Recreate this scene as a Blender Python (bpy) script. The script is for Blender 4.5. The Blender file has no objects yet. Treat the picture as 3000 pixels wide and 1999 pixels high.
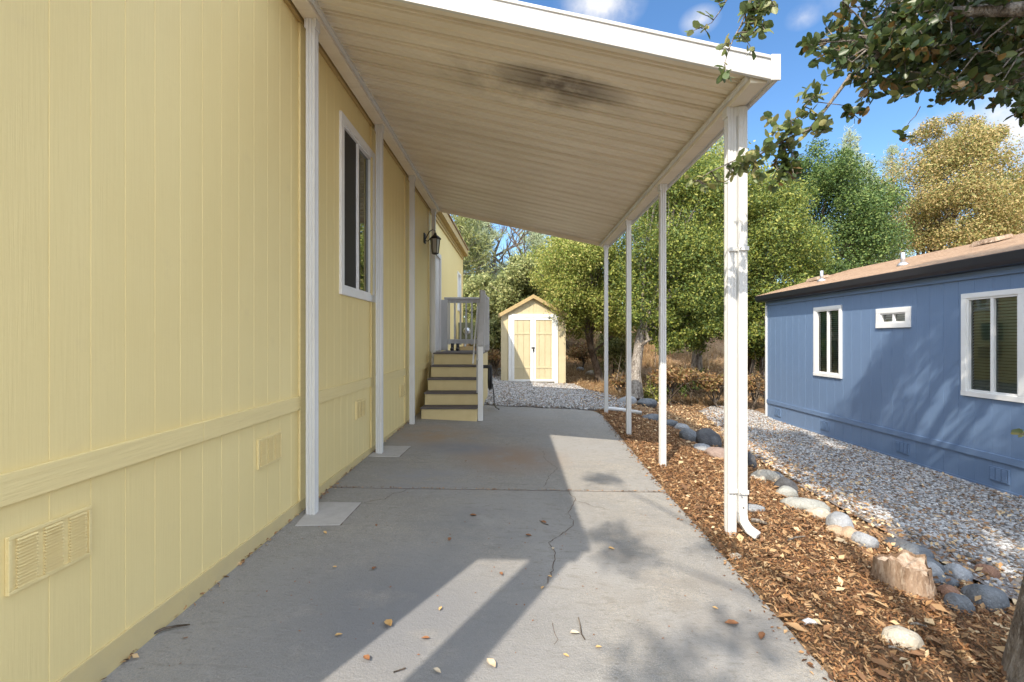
import bpy, math, random
import numpy as np
from mathutils import Vector
scene = bpy.context.scene
COL = scene.collection
PI = math.pi

# ------------------------------------------------------------------ camera, sky, sun, exposure
F = 1333.33; U0 = 1515.0; V0 = 993.0; CH = 1.3          # focal length and vanishing point in photo pixels, camera height
cd = bpy.data.cameras.new('camera'); cam = bpy.data.objects.new('camera', cd); COL.objects.link(cam)
cam.location = (0, 0, CH); cam.rotation_euler = (PI/2, 0, 0)
cd.lens = 16; cd.sensor_width = 36; cd.shift_x = -(U0-1500)/3000; cd.shift_y = -(999.5-V0)/3000
cd.clip_start = 0.05; cd.clip_end = 1500
scene.camera = cam

SUN_D = Vector((.475, .90, -1.0)).normalized()           # direction the light travels
el = math.asin(-SUN_D.z); az = math.atan2(-SUN_D.x, -SUN_D.y)
sd = bpy.data.lights.new('sun', 'SUN'); sun = bpy.data.objects.new('sun', sd); COL.objects.link(sun)
sd.energy = 2.95; sd.angle = math.radians(0.5); sd.color = (1.0, .905, .77)
sun.rotation_euler = SUN_D.to_track_quat('-Z', 'Y').to_euler()
SKY_STRENGTH = .15
w = bpy.data.worlds.new("World"); scene.world = w; w.use_nodes = True
nt = w.node_tree; N = nt.nodes; L = nt.links; N.clear()
out = N.new('ShaderNodeOutputWorld'); bg = N.new('ShaderNodeBackground'); sky = N.new('ShaderNodeTexSky')
sky.sky_type = 'NISHITA'; sky.sun_disc = False; sky.sun_elevation = el; sky.sun_rotation = az
sky.air_density = 1.0; sky.dust_density = .3; sky.ozone_density = 2.0; sky.altitude = 300
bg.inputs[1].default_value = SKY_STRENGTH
L.new(bg.outputs[0], out.inputs[0])
tc = N.new('ShaderNodeTexCoord'); nz = N.new('ShaderNodeTexNoise')
nz.inputs['Scale'].default_value = 9; nz.inputs['Detail'].default_value = 7; nz.inputs['Roughness'].default_value = .62
L.new(tc.outputs['Generated'], nz.inputs['Vector'])
def wmath(op, a, b=None, clamp=False):
    n = N.new('ShaderNodeMath'); n.operation = op; n.use_clamp = clamp
    for i, q in enumerate((a, b)):
        if q is None: continue
        if isinstance(q, (int, float)): n.inputs[i].default_value = q
        else: L.new(q, n.inputs[i])
    return n.outputs[0]
# small fair-weather clouds: direction (as photo pixel), angular radius, thickness
total = None
for (cu, cv, rad, thick) in [(1760, 5, .085, 1.1), (2050, 60, .036, .62), (2357, 48, .03, .62), (2730, 372, .042, .75), (2960, 380, .11, 1.15), (3200, 430, .12, 1.0), (1500, 90, .04, .3), (2600,-160,.12,.8)]:
    d = Vector(((cu-U0)/F, 1, (V0-cv)/F)).normalized()
    mp = N.new('ShaderNodeVectorMath'); mp.operation = 'SUBTRACT'; mp.inputs[1].default_value = d
    L.new(tc.outputs['Generated'], mp.inputs[0])
    sc = N.new('ShaderNodeVectorMath'); sc.operation = 'MULTIPLY'; sc.inputs[1].default_value = (1/rad, 1/rad, 1.6/rad)
    L.new(mp.outputs[0], sc.inputs[0])
    ln = N.new('ShaderNodeVectorMath'); ln.operation = 'LENGTH'; L.new(sc.outputs[0], ln.inputs[0])
    v = wmath('MULTIPLY', wmath('SUBTRACT', 1.0, ln.outputs['Value'], True), thick*1.5)
    v = wmath('MULTIPLY', v, wmath('MULTIPLY', wmath('SUBTRACT', nz.outputs['Fac'], .36), 3.2, True))
    total = v if total is None else wmath('MAXIMUM', total, v)
# added fill light: unseen broken bright cloud overhead and behind the camera
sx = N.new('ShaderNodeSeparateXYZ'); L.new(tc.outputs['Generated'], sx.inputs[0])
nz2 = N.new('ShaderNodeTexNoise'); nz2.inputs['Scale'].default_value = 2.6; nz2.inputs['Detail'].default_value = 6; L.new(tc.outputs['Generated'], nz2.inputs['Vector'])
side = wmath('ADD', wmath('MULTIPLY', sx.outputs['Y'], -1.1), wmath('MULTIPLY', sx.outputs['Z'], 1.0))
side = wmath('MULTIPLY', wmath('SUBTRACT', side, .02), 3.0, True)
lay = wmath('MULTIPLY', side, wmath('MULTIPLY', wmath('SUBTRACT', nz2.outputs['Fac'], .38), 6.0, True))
hs = N.new('ShaderNodeHueSaturation'); hs.inputs['Saturation'].default_value = 1.18; hs.inputs['Value'].default_value = .80
L.new(sky.outputs[0], hs.inputs['Color'])
mx = N.new('ShaderNodeMix'); mx.data_type = 'RGBA'
L.new(wmath('MINIMUM', total, .93), mx.inputs[0]); L.new(hs.outputs[0], mx.inputs[6]); mx.inputs[7].default_value = (3.3, 3.3, 3.4, 1)
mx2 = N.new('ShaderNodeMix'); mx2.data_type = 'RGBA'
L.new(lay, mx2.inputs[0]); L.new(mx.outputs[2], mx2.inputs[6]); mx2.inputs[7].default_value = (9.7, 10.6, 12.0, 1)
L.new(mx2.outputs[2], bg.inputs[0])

scene.view_settings.view_transform = 'Standard'; scene.view_settings.look = 'None'
scene.view_settings.exposure = 1.1; scene.view_settings.gamma = 1.0
scene.render.engine = 'CYCLES'
scene.cycles.max_bounces = 8; scene.cycles.transparent_max_bounces = 12; scene.cycles.diffuse_bounces = 5

# ------------------------------------------------------------------ helpers
def sm(a, b, x):
    t = np.clip((x-a)/(b-a), 0, 1); return t*t*(3-2*t)
def slab_z(x, y):
    return .02*(y-1.72) - .046*(x+1.55)
def terr(x, y):
    x = np.asarray(x, float); y = np.asarray(y, float)
    zl = .02*(np.clip(y, -3, 8.5)-1.72) - .046*(np.clip(x, -1.6, 1.5)+1.55)
    s = sm(1.5, 4.4, x)
    z = zl*(1-s) - .45*s
    z = z + (2.0*sm(13.5, 24, y) + .05*np.clip(y-24, 0, 60))*(1-.35*sm(3, 9, x)*(1-sm(16, 22, y)))
    z = z + .25*sm(9, 14, y)*s
    return z
def at(u, v, Y):                       # a photo direction at depth Y -> world point
    return Vector(((u-U0)/F*Y, Y, CH-(v-V0)/F*Y))
def D(x, y, Y): return at(x*1.275, y*1.275, Y)
def ground_at(u, v, off=0.0):
    a = (u-U0)/F; b = (v-V0)/F; Y = .5
    while Y < 60:
        if CH-b*Y < float(terr(a*Y, Y))+off: break
        Y += .01
    return Vector((a*Y, Y, float(terr(a*Y, Y))))
def slab_at(u, v):
    a = (u-U0)/F; b = (v-V0)/F
    Y = (CH+.02*1.72+.046*1.55)/(b+.02-.046*a)
    return Vector((a*Y, Y, slab_z(a*Y, Y)))
ORG = {}
def tag(o, label=None, cat=None, group=None, kind=None):
    if label: o['label'] = label
    if cat: o['category'] = cat
    if group: o['group'] = group
    if kind: o['kind'] = kind
    return o
def thing(name, label, cat, loc, group=None):
    o = bpy.data.objects.new(name, None); COL.objects.link(o); o.location = loc; o.empty_display_size = .1
    ORG[o.name] = Vector(loc); return tag(o, label, cat, group)
class MB:
    def __init__(s): s.v = []; s.f = []; s.sm = []
    def add(s, vs, fs, smooth=False):
        n = len(s.v); s.v += [tuple(v) for v in vs]; s.f += [tuple(i+n for i in f) for f in fs]; s.sm += [smooth]*len(fs); return s
    def box(s, x0, x1, y0, y1, z0, z1):
        return s.add([(x0,y0,z0),(x1,y0,z0),(x1,y1,z0),(x0,y1,z0),(x0,y0,z1),(x1,y0,z1),(x1,y1,z1),(x0,y1,z1)],
                     [(0,3,2,1),(4,5,6,7),(0,1,5,4),(1,2,6,5),(2,3,7,6),(3,0,4,7)])
    def hexa(s, bot, top):
        return s.add(list(bot)+list(top), [(0,3,2,1),(4,5,6,7),(0,1,5,4),(1,2,6,5),(2,3,7,6),(3,0,4,7)])
    def bar(s, a, b, w, h, up=(0,0,1)):                # a rectangular bar between two points
        a = Vector(a); b = Vector(b); t = (b-a).normalized(); up = Vector(up)
        sx = t.cross(up).normalized(); uz = sx.cross(t).normalized()
        q = [(-w/2,-h/2),(w/2,-h/2),(w/2,h/2),(-w/2,h/2)]
        return s.hexa([a+sx*i+uz*j for i,j in q], [b+sx*i+uz*j for i,j in q])
    def tube(s, pts, rad, n=8, cap=True, smooth=True):
        pts = [Vector(p) for p in pts]; m = len(pts)
        if not isinstance(rad, (list, tuple)): rad = [rad]*m
        t0 = (pts[1]-pts[0]).normalized()
        ref = Vector((1,0,0)) if abs(t0.x) < .8 else Vector((0,1,0))
        vs = []
        for i, p in enumerate(pts):
            t = (pts[min(i+1,m-1)]-pts[max(i-1,0)]).normalized()
            a = t.cross(ref).normalized(); b = t.cross(a).normalized()
            for k in range(n):
                c = 2*PI*k/n; vs.append(p+(a*math.cos(c)+b*math.sin(c))*rad[i])
        fs = [(i*n+k, i*n+(k+1)%n, (i+1)*n+(k+1)%n, (i+1)*n+k) for i in range(m-1) for k in range(n)]
        s.add(vs, fs, smooth)
        if cap:
            base = len(s.v)-len(vs)
            s.f += [tuple(base+k for k in range(n)), tuple(base+(m-1)*n+k for k in reversed(range(n)))]; s.sm += [False, False]
        return s
    def lathe(s, c, prof, n=16, axis='z', smooth=True):
        vs = []
        for r, h in prof:
            for k in range(n):
                a = 2*PI*k/n
                if axis == 'z': vs.append((c[0]+r*math.cos(a), c[1]+r*math.sin(a), c[2]+h))
                elif axis == 'y': vs.append((c[0]+r*math.cos(a), c[1]+h, c[2]+r*math.sin(a)))
                else: vs.append((c[0]+h, c[1]+r*math.cos(a), c[2]+r*math.sin(a)))
        m = len(prof)
        fs = [(i*n+k, i*n+(k+1)%n, (i+1)*n+(k+1)%n, (i+1)*n+k) for i in range(m-1) for k in range(n)]
        fs += [tuple(range(n))[::-1], tuple((m-1)*n+k for k in range(n))]
        return s.add(vs, fs, smooth)
    def prism(s, poly, fn0, fn1):                      # poly of 2-D points swept between two mappings
        n = len(poly); vs = [fn0(p) for p in poly]+[fn1(p) for p in poly]
        fs = [(k, (k+1)%n, n+(k+1)%n, n+k) for k in range(n)]
        fs += [tuple(range(n))[::-1], tuple(range(n, 2*n))]
        return s.add(vs, fs)
    def build(s, name, m, parent=None, bevel=0, label=None, org=None):
        me = bpy.data.meshes.new(name)
        o = Vector(org) if org is not None else (ORG[parent.name] if parent else Vector((0,0,0)))
        me.from_pydata([(v[0]-o.x, v[1]-o.y, v[2]-o.z) for v in s.v], [], s.f)
        me.polygons.foreach_set('use_smooth', s.sm); me.materials.append(m); me.update()
        ob = bpy.data.objects.new(name, me); COL.objects.link(ob)
        if parent: ob.parent = parent
        else: ob.location = o
        ORG[ob.name] = o
        if bevel:
            b = ob.modifiers.new('bevel', 'BEVEL'); b.width = bevel; b.segments = 2; b.limit_method = 'ANGLE'; b.angle_limit = math.radians(40)
        if label: ob['label'] = label
        return ob
def big_mesh(name, V, F_, m, parent=None, smooth=False, org=None):
    """many equal small faces as one object: V (n,3), F_ (m,k)"""
    me = bpy.data.meshes.new(name)
    o = Vector(org) if org is not None else (ORG[parent.name] if parent else Vector((0,0,0)))
    V = np.asarray(V, np.float32)-np.array(o, np.float32); F_ = np.asarray(F_, np.int32); k = F_.shape[1]
    me.vertices.add(len(V)); me.vertices.foreach_set('co', V.ravel())
    me.loops.add(F_.size); me.loops.foreach_set('vertex_index', F_.ravel())
    me.polygons.add(len(F_)); me.polygons.foreach_set('loop_start', np.arange(0, F_.size, k, dtype=np.int32))
    if smooth: me.polygons.foreach_set('use_smooth', np.ones(len(F_), bool))
    me.materials.append(m); me.update(calc_edges=True)
    ob = bpy.data.objects.new(name, me); COL.objects.link(ob)
    if parent: ob.parent = parent
    else: ob.location = o
    ORG[ob.name] = o
    return ob
def norm(a): return a/np.maximum(np.linalg.norm(a, axis=1, keepdims=True), 1e-9)
def scatter(C, size, tmpl, faces, rng, nbias=None, flat=0.0, tdir=None):
    """place a small template (along, across, up) at every point of C"""
    n = len(C); nv = rng.normal(size=(n, 3))
    nv = norm(nv)
    if nbias is not None: nv = norm(nv + nbias)
    if flat: nv = norm(nv*(1-flat)+np.array([0, 0, 1.0])*flat)
    t = rng.normal(size=(n, 3))
    if tdir is not None: t = t*.8+tdir
    t = norm(t-(t*nv).sum(1, keepdims=True)*nv); b = np.cross(nv, t)
    size = np.broadcast_to(np.asarray(size, float).reshape(-1, 1), (n, 1))
    T = np.asarray(tmpl, float)
    V = C[:, None, :] + size[:, None, :]*(T[None, :, 0:1]*t[:, None]+T[None, :, 1:2]*b[:, None]+T[None, :, 2:3]*nv[:, None])
    k = len(T); FF = np.asarray(faces)[None]+(np.arange(n)*k)[:, None, None]
    return V.reshape(-1, 3), FF.reshape(-1, FF.shape[-1])
KITE = ([(0,0,0), (.45,.27,.05), (1,0,0), (.5,-.27,.05)], [(0,1,2,3)])
CURL = ([(-.5,-.02,.05), (0,.26,.1), (.5,.03,.02), (.0,0,-.02), (.05,-.27,.12)], [(0,3,2,1), (0,4,2,3)])
OAK = ([(0,0,0),(.3,0,-.03),(.65,0,-.03),(1,0,.0), (.02,.05,0),(.26,.27,.05),(.66,.30,.06),(.98,.09,.0), (.02,-.05,0),(.30,-.25,.05),(.62,-.31,.06),(.97,-.1,.0)],
       [(0,1,5,4),(1,2,6,5),(2,3,7,6),(1,0,8,9),(2,1,9,10),(3,2,10,11)])
NEEDLE = ([(0,.03,0),(1,.0,0),(0,-.03,0)], [(0,1,2)])

# ------------------------------------------------------------------ materials
def mat(name, base, rough=.7, spec=.3, metal=0, vary=None, bumps=(), coord='Object', transl=0, isl=None, stain=None, streak=None):
    m = bpy.data.materials.new(name); m.use_nodes = True; t = m.node_tree; n = t.nodes; l = t.links
    p = n['Principled BSDF']; p.inputs['Base Color'].default_value = (*base, 1); p.inputs['Roughness'].default_value = rough
    p.inputs['Specular IOR Level'].default_value = spec; p.inputs['Metallic'].default_value = metal
    tcn = n.new('ShaderNodeTexCoord'); crd = tcn.outputs[coord]
    col = None
    def noise(scale, detail=4, stretch=None, rgh=.6):
        z = n.new('ShaderNodeTexNoise'); z.inputs['Scale'].default_value = scale; z.inputs['Detail'].default_value = detail; z.inputs['Roughness'].default_value = rgh
        if stretch:
            mp_ = n.new('ShaderNodeMapping'); mp_.inputs['Scale'].default_value = stretch; l.new(crd, mp_.inputs[0]); l.new(mp_.outputs[0], z.inputs['Vector'])
        else: l.new(crd, z.inputs['Vector'])
        return z.outputs['Fac']
    def mix(fac, a, b, typ='MIX'):
        q = n.new('ShaderNodeMix'); q.data_type = 'RGBA'; q.blend_type = typ
        for i, s_ in ((0, fac), (6, a), (7, b)):
            if isinstance(s_, (float, int)): q.inputs[i].default_value = s_
            elif isinstance(s_, tuple): q.inputs[i].default_value = (*s_, 1)
            else: l.new(s_, q.inputs[i])
        return q.outputs[2]
    def rng_(s_, a, b):
        q = n.new('ShaderNodeMapRange'); q.inputs[1].default_value = a; q.inputs[2].default_value = b; l.new(s_, q.inputs[0]); return q.outputs[0]
    cur = base
    if isl:
        g = n.new('ShaderNodeNewGeometry'); r = n.new('ShaderNodeValToRGB'); r.color_ramp.interpolation = 'CONSTANT' if len(isl) > 6 else 'LINEAR'
        e = r.color_ramp.elements
        while len(e) < len(isl): e.new(.5)
        for i, c in enumerate(isl): e[i].position = i/max(1, len(isl)-1) if len(isl) <= 6 else i/len(isl); e[i].color = (*c, 1)
        l.new(g.outputs['Random Per Island'], r.inputs[0]); cur = r.outputs[0]
    for (scale, stretch, lo, hi, c2) in (vary or ()):
        cur = mix(rng_(noise(scale, 6, stretch), lo, hi), cur, c2)
    if stain:
        for (cx, cy, rx, ry, lo, c2) in stain:             # dirt marks with a place of their own
            mp_ = n.new('ShaderNodeMapping'); mp_.vector_type = 'POINT'; mp_.inputs['Location'].default_value = (-cx/rx, -cy/ry, 0); mp_.inputs['Scale'].default_value = (1/rx, 1/ry, 0)
            l.new(crd, mp_.inputs[0]); ln_ = n.new('ShaderNodeVectorMath'); ln_.operation = 'LENGTH'; l.new(mp_.outputs[0], ln_.inputs[0])
            f1 = rng_(ln_.outputs['Value'], 1, .2); f2 = rng_(noise(3.5, 6), lo, lo+.3)
            mu = n.new('ShaderNodeMath'); mu.operation = 'MULTIPLY'; l.new(f1, mu.inputs[0]); l.new(f2, mu.inputs[1])
            cur = mix(mu.outputs[0], cur, c2)
    if not isinstance(cur, tuple): l.new(cur, p.inputs['Base Color'])
    prev = None
    for (scale, stretch, strength, dist) in bumps:
        bn = n.new('ShaderNodeBump'); bn.inputs['Strength'].default_value = strength; bn.inputs['Distance'].default_value = dist
        l.new(noise(scale, 5, stretch), bn.inputs['Height'])
        if prev: l.new(prev, bn.inputs['Normal'])
        prev = bn.outputs[0]
    if prev: l.new(prev, p.inputs['Normal'])
    if transl:
        tr = n.new('ShaderNodeBsdfTranslucent'); ms = n.new('ShaderNodeMixShader'); ms.inputs[0].default_value = transl
        if not isinstance(cur, tuple): l.new(cur, tr.inputs[0])
        else: tr.inputs[0].default_value = (*base, 1)
        l.new(p.outputs[0], ms.inputs[1]); l.new(tr.outputs[0], ms.inputs[2]); l.new(ms.outputs[0], n['Material Output'].inputs[0])
    return m
M = {}
GR = (1, 1, .03)
M['yellow'] = mat('yellow_siding_paint', (.80,.655,.315), .55, .3, vary=[(1.2, None, .35, .75, (.765,.62,.29)), (60, (1,1,.04), .50, .8, (.77,.625,.295)), (.6, (1,1,.3), .5, .8, (.82,.69,.35)), (5, None, .62, .8, (.74,.60,.30))], bumps=[(110, GR, .3, .004), (14, None, .1, .008)])
M['yellow'].node_tree.nodes['Principled BSDF'].inputs['Roughness'].default_value = .6
M['yellow_trim'] = mat('yellow_trim_paint', (.79,.645,.315), .5, .3, vary=[(50, (1,.05,1), .5, .75, (.73,.59,.29))], bumps=[(70, (1,.06,1), .6, .006)])
M['yellow_base'] = mat('yellow_base_board', (.62,.50,.25), .75, .2, vary=[(6, None, .4, .7, (.56,.46,.25))], bumps=[(40, None, .4, .006)])
M['yellow_plain'] = mat('yellow_step_paint', (.62,.50,.26), .6, .3, vary=[(5, None, .4, .7, (.57,.45,.23))], bumps=[(40, None, .15, .004)])
M['tan_fascia'] = mat('golden_brown_fascia_paint', (.48,.35,.15), .6, .3, vary=[(5, None, .4, .7, (.42,.30,.13))])
M['white_metal'] = mat('white_aluminium_paint', (.66,.655,.635), .38, .45, vary=[(3, (1,1,.4), .45, .8, (.62,.605,.575)), (14, None, .64, .8, (.60,.56,.49))])
M['white_vinyl'] = mat('white_vinyl', (.80,.79,.76), .45, .4, vary=[(4, None, .5, .8, (.74,.72,.68))])
M['pan'] = mat('cream_roof_pan_paint', (.84,.76,.62), .42, .4, vary=[(1.2, (.5,3,1), .4, .75, (.73,.64,.49)), (3, (.35,9,1), .58, .8, (.62,.53,.40))],
               stain=[(.35, -1.98, .62, .24, .20, (.12,.09,.07)), (.1, -1.85, 1.0, .4, .40, (.34,.29,.22))], bumps=[(2.5, (.4,3,1), .12, .02)])
M['grey_rail'] = mat('grey_rail_paint', (.47,.46,.45), .6, .3, vary=[(8, (1,1,.2), .4, .7, (.41,.40,.38))])
M['door'] = mat('pale_door_paint', (.62,.60,.58), .5, .35, vary=[(4, None, .4, .7, (.57,.55,.52))])
M['tread'] = mat('dark_composite_tread', (.10,.085,.08), .7, .3, vary=[(20, (.2,1,1), .4, .7, (.14,.12,.11))])
M['black'] = mat('black_metal', (.015,.014,.014), .4, .5)
M['dark'] = mat('dark_interior', (.02,.02,.02), .9, .1)
M['screen'] = mat('insect_screen', (.030,.028,.026), .6, .25, vary=[(300, None, .45, .6, (.05,.046,.04))])
M['lampglass'] = mat('lamp_glass', (.35,.33,.28), .15, .6)
M['blind'] = mat('green_grey_blind', (.45,.58,.52), .6, .3)
M['blue'] = mat('blue_siding_paint', (.15,.225,.355), .42, .5, vary=[(1.1, None, .35, .75, (.135,.208,.335)), (60, (1,1,.04), .5, .75, (.135,.205,.33))], bumps=[(95, GR, .35, .005)])
M['blue_trim'] = mat('blue_trim_paint', (.14,.212,.34), .45, .5, bumps=[(60, (1,.06,1), .4, .005)])
M['gutter'] = mat('dark_navy_gutter', (.022,.024,.032), .35, .5)
M['shingle'] = mat('tan_shingles', (.43,.305,.205), .85, .15, vary=[(30, (2,.5,1), .4, .65, (.35,.22,.14)), (6, (3,.4,1), .45, .7, (.50,.35,.23)), (120, None, .5, .7, (.30,.20,.14))], bumps=[(60, (2,.4,1), .8, .01)])
M['galv'] = mat('galvanised_metal', (.5,.5,.5), .4, .5, .8)
M['shed'] = mat('shed_tan_paint', (.58,.49,.31), .65, .25, vary=[(3, None, .4, .7, (.53,.45,.28))], bumps=[(80, GR, .3, .005)])
M['shed_roof'] = mat('shed_roof_edge', (.46,.34,.17), .8, .2, vary=[(30, None, .4, .7, (.38,.28,.14))])
M['concrete'] = mat('concrete', (.345,.31,.258), .88, .2,
    vary=[(.75, None, .38, .66, (.255,.248,.232)), (3.2, (1,2.2,1), .47, .70, (.255,.242,.222)), (11, None, .55, .75, (.37,.352,.32)), (70, None, .50, .62, (.25,.24,.225)), (150, None, .52, .60, (.21,.205,.195)), (260, None, .56, .66, (.50,.48,.45)), (.5, (1,1,1), .46, .6, (.30,.29,.275)), (45, (1,3,1), .64, .72, (.20,.18,.155)), (9, (1,3.5,1), .56, .72, (.23,.215,.19)), (28, (1,2,1), .60, .68, (.22,.205,.18))],
    stain=[(-.1, 5.0, .75, .7, .2, (.30,.225,.17)), (-1.05, 5.9, .8, .8, .3, (.33,.25,.18)), (-.65, 5.3, .6, .35, .2, (.22,.22,.23)), (-.9,4.2,.7,.5,.3,(.27,.27,.28)), (-.6, 2.2, 1.1, 1.0, .15, (.20,.20,.205)), (.9, 2.6, .7, 1.2, .42, (.22,.20,.175)), (-.3, 3.2, .6, .5, .35, (.21,.21,.21))],
    bumps=[(110, None, .8, .005), (22, (1,2,1), .35, .009)])
M['patch'] = mat('patch_concrete', (.45,.43,.41), .9, .2, vary=[(12, None, .4, .7, (.40,.38,.36)), (200, None, .55, .7, (.33,.32,.3))], bumps=[(160, None, .4, .003)])
M['crack'] = mat('crack_dirt', (.085,.06,.045), .95, .1, vary=[(40, None, .45, .6, (.16,.10,.06))])
M['soil'] = mat('leafy_soil', (.23,.145,.085), .95, .1, vary=[(2.2, None, .4, .65, (.32,.21,.12)), (14, None, .45, .7, (.14,.085,.05)), (55, None, .5, .7, (.36,.23,.13)), (.35, None, .5, .7, (.30,.21,.12))], bumps=[(30, None, .8, .03), (120, None, .6, .01)])
M['gravelbed'] = mat('gravel_bed', (.33,.31,.30), .95, .1, vary=[(60, None, .45, .6, (.18,.15,.13)), (2, None, .5, .75, (.24,.17,.12))], bumps=[(60, None, 1, .02)])
M['stones'] = mat('white_gravel', (.6,.6,.6), .85, .2, isl=[(.31,.305,.30), (.39,.385,.38), (.21,.205,.20), (.52,.51,.49), (.29,.25,.21), (.42,.415,.41), (.15,.135,.12), (.40,.395,.39), (.24,.17,.12)])
M['chips'] = mat('bark_and_leaf_chips', (.3,.2,.1), .85, .15, isl=[(.20,.095,.042), (.30,.155,.07), (.12,.058,.03), (.38,.215,.10), (.24,.12,.06), (.42,.26,.13), (.085,.045,.025), (.32,.165,.075), (.26,.13,.055), (.44,.29,.16), (.16,.08,.04)])
M['leaves_dry'] = mat('dry_leaves', (.4,.27,.14), .75, .2, transl=.15, isl=[(.50,.33,.17), (.36,.20,.10), (.60,.43,.24), (.27,.15,.08), (.45,.26,.12), (.68,.52,.32), (.20,.11,.06), (.40,.25,.13)])
M['leaf_tan'] = mat('tan_leaf', (.62,.40,.17), .6, .25, vary=[(30, None, .4, .7, (.50,.28,.11))])
M['leaf_pale'] = mat('pale_leaf', (.62,.52,.38), .6, .25, vary=[(30, None, .4, .7, (.50,.38,.24))])
M['leaf_brown'] = mat('brown_leaf', (.28,.13,.06), .7, .2, vary=[(30, None, .4, .7, (.18,.09,.05))])
M['bark'] = mat('grey_bark', (.30,.26,.215), .95, .1, vary=[(9, (1,1,.35), .42, .6, (.13,.105,.085)), (40, (1,1,.4), .5, .65, (.42,.38,.33))], bumps=[(22, (1,1,.3), 1, .05), (70, (1,1,.5), .7, .02)])
M['bark_dark'] = mat('dark_bark', (.085,.065,.05), .95, .1, vary=[(12, (1,1,.3), .4, .6, (.20,.165,.13))], bumps=[(30, (1,1,.3), 1, .03)])
M['stumpwood'] = mat('weathered_stump', (.34,.24,.165), .95, .1, vary=[(9, (1,1,.4), .42, .6, (.20,.13,.085)), (40, (1,1,.3), .5, .7, (.48,.38,.29))], bumps=[(25, (1,1,.3), 1, .03)])
M['grass'] = mat('dry_grass_blades', (.6,.45,.2), .8, .15, transl=.25, isl=[(.50,.35,.18), (.38,.24,.12), (.58,.44,.25), (.32,.19,.10), (.44,.30,.15)])
def leafmat(name, cols, tr=.3, rough=.55, spec=.3): return mat(name, cols[0], rough, spec, transl=tr, isl=cols)
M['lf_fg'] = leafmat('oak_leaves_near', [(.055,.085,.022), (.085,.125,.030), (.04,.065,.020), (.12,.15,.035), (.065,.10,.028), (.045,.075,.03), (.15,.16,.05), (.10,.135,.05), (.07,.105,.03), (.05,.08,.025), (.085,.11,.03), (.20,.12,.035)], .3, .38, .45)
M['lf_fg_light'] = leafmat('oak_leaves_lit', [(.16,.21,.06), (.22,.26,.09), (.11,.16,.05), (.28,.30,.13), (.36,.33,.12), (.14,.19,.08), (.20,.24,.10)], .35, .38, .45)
M['lf_green'] = leafmat('green_oak_leaves', [(0.114, 0.164, 0.035), (0.216, 0.261, 0.044), (0.074, 0.109, 0.028), (0.297, 0.316, 0.055), (0.149, 0.2, 0.039), (0.365, 0.365, 0.088), (0.095, 0.146, 0.033), (0.256, 0.268, 0.055), (0.176, 0.231, 0.066)], .32)
M['lf_yellowgreen'] = leafmat('yellow_green_leaves', [(0.259, 0.301, 0.055), (0.356, 0.368, 0.077), (0.162, 0.212, 0.044), (0.432, 0.424, 0.11), (0.216, 0.268, 0.05), (0.119, 0.167, 0.039), (0.324, 0.312, 0.077), (0.497, 0.446, 0.143)], .35)
M['lf_dark'] = leafmat('dark_green_leaves', [(0.07, 0.125, 0.033), (0.119, 0.188, 0.044), (0.049, 0.088, 0.024), (0.168, 0.237, 0.055), (0.091, 0.15, 0.039), (0.224, 0.275, 0.077), (0.063, 0.106, 0.033)], .28)
M['lf_gold'] = leafmat('golden_autumn_leaves', [(0.395, 0.314, 0.113), (0.47, 0.349, 0.138), (0.244, 0.236, 0.072), (0.546, 0.41, 0.186), (0.32, 0.262, 0.088), (0.188, 0.21, 0.065), (0.433, 0.314, 0.122), (0.282, 0.288, 0.088)], .3)
M['lf_olive'] = leafmat('olive_leaves', [(0.27, 0.297, 0.098), (0.378, 0.378, 0.14), (0.176, 0.203, 0.07), (0.459, 0.446, 0.196), (0.135, 0.162, 0.056), (0.324, 0.338, 0.126), (0.23, 0.257, 0.098)], .32)
M['lf_pine'] = leafmat('grey_pine_needles', [(0.312, 0.364, 0.203), (0.416, 0.455, 0.27), (0.221, 0.273, 0.162), (0.52, 0.546, 0.324), (0.364, 0.403, 0.203)], .3)
M['lf_brown'] = leafmat('dry_brown_leaves', [(0.331, 0.191, 0.081), (0.418, 0.251, 0.118), (0.23, 0.119, 0.056), (0.374, 0.264, 0.118), (0.274, 0.152, 0.062), (0.216, 0.185, 0.062), (0.446, 0.304, 0.155)], .3)
ROCKC = {'grey': ((.33,.335,.34), (.24,.25,.26)), 'tan': ((.46,.34,.23), (.36,.25,.17)), 'dark': ((.075,.075,.08), (.14,.14,.14)), 'blue': ((.17,.18,.19), (.11,.12,.13)),
         'pale': ((.50,.45,.37), (.38,.34,.27)), 'rust': ((.30,.17,.11), (.22,.12,.08)), 'green': ((.36,.355,.32), (.27,.27,.24)), 'pink': ((.30,.22,.18), (.22,.16,.13))}
for k, (a, b) in ROCKC.items():
    M['rock_'+k] = mat('rock_'+k, a, .85, .25, vary=[(9, None, .4, .65, b), (70, None, .55, .7, tuple(c*1.35 for c in a))], bumps=[(14, None, .8, .03), (60, None, .7, .01)])
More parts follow.
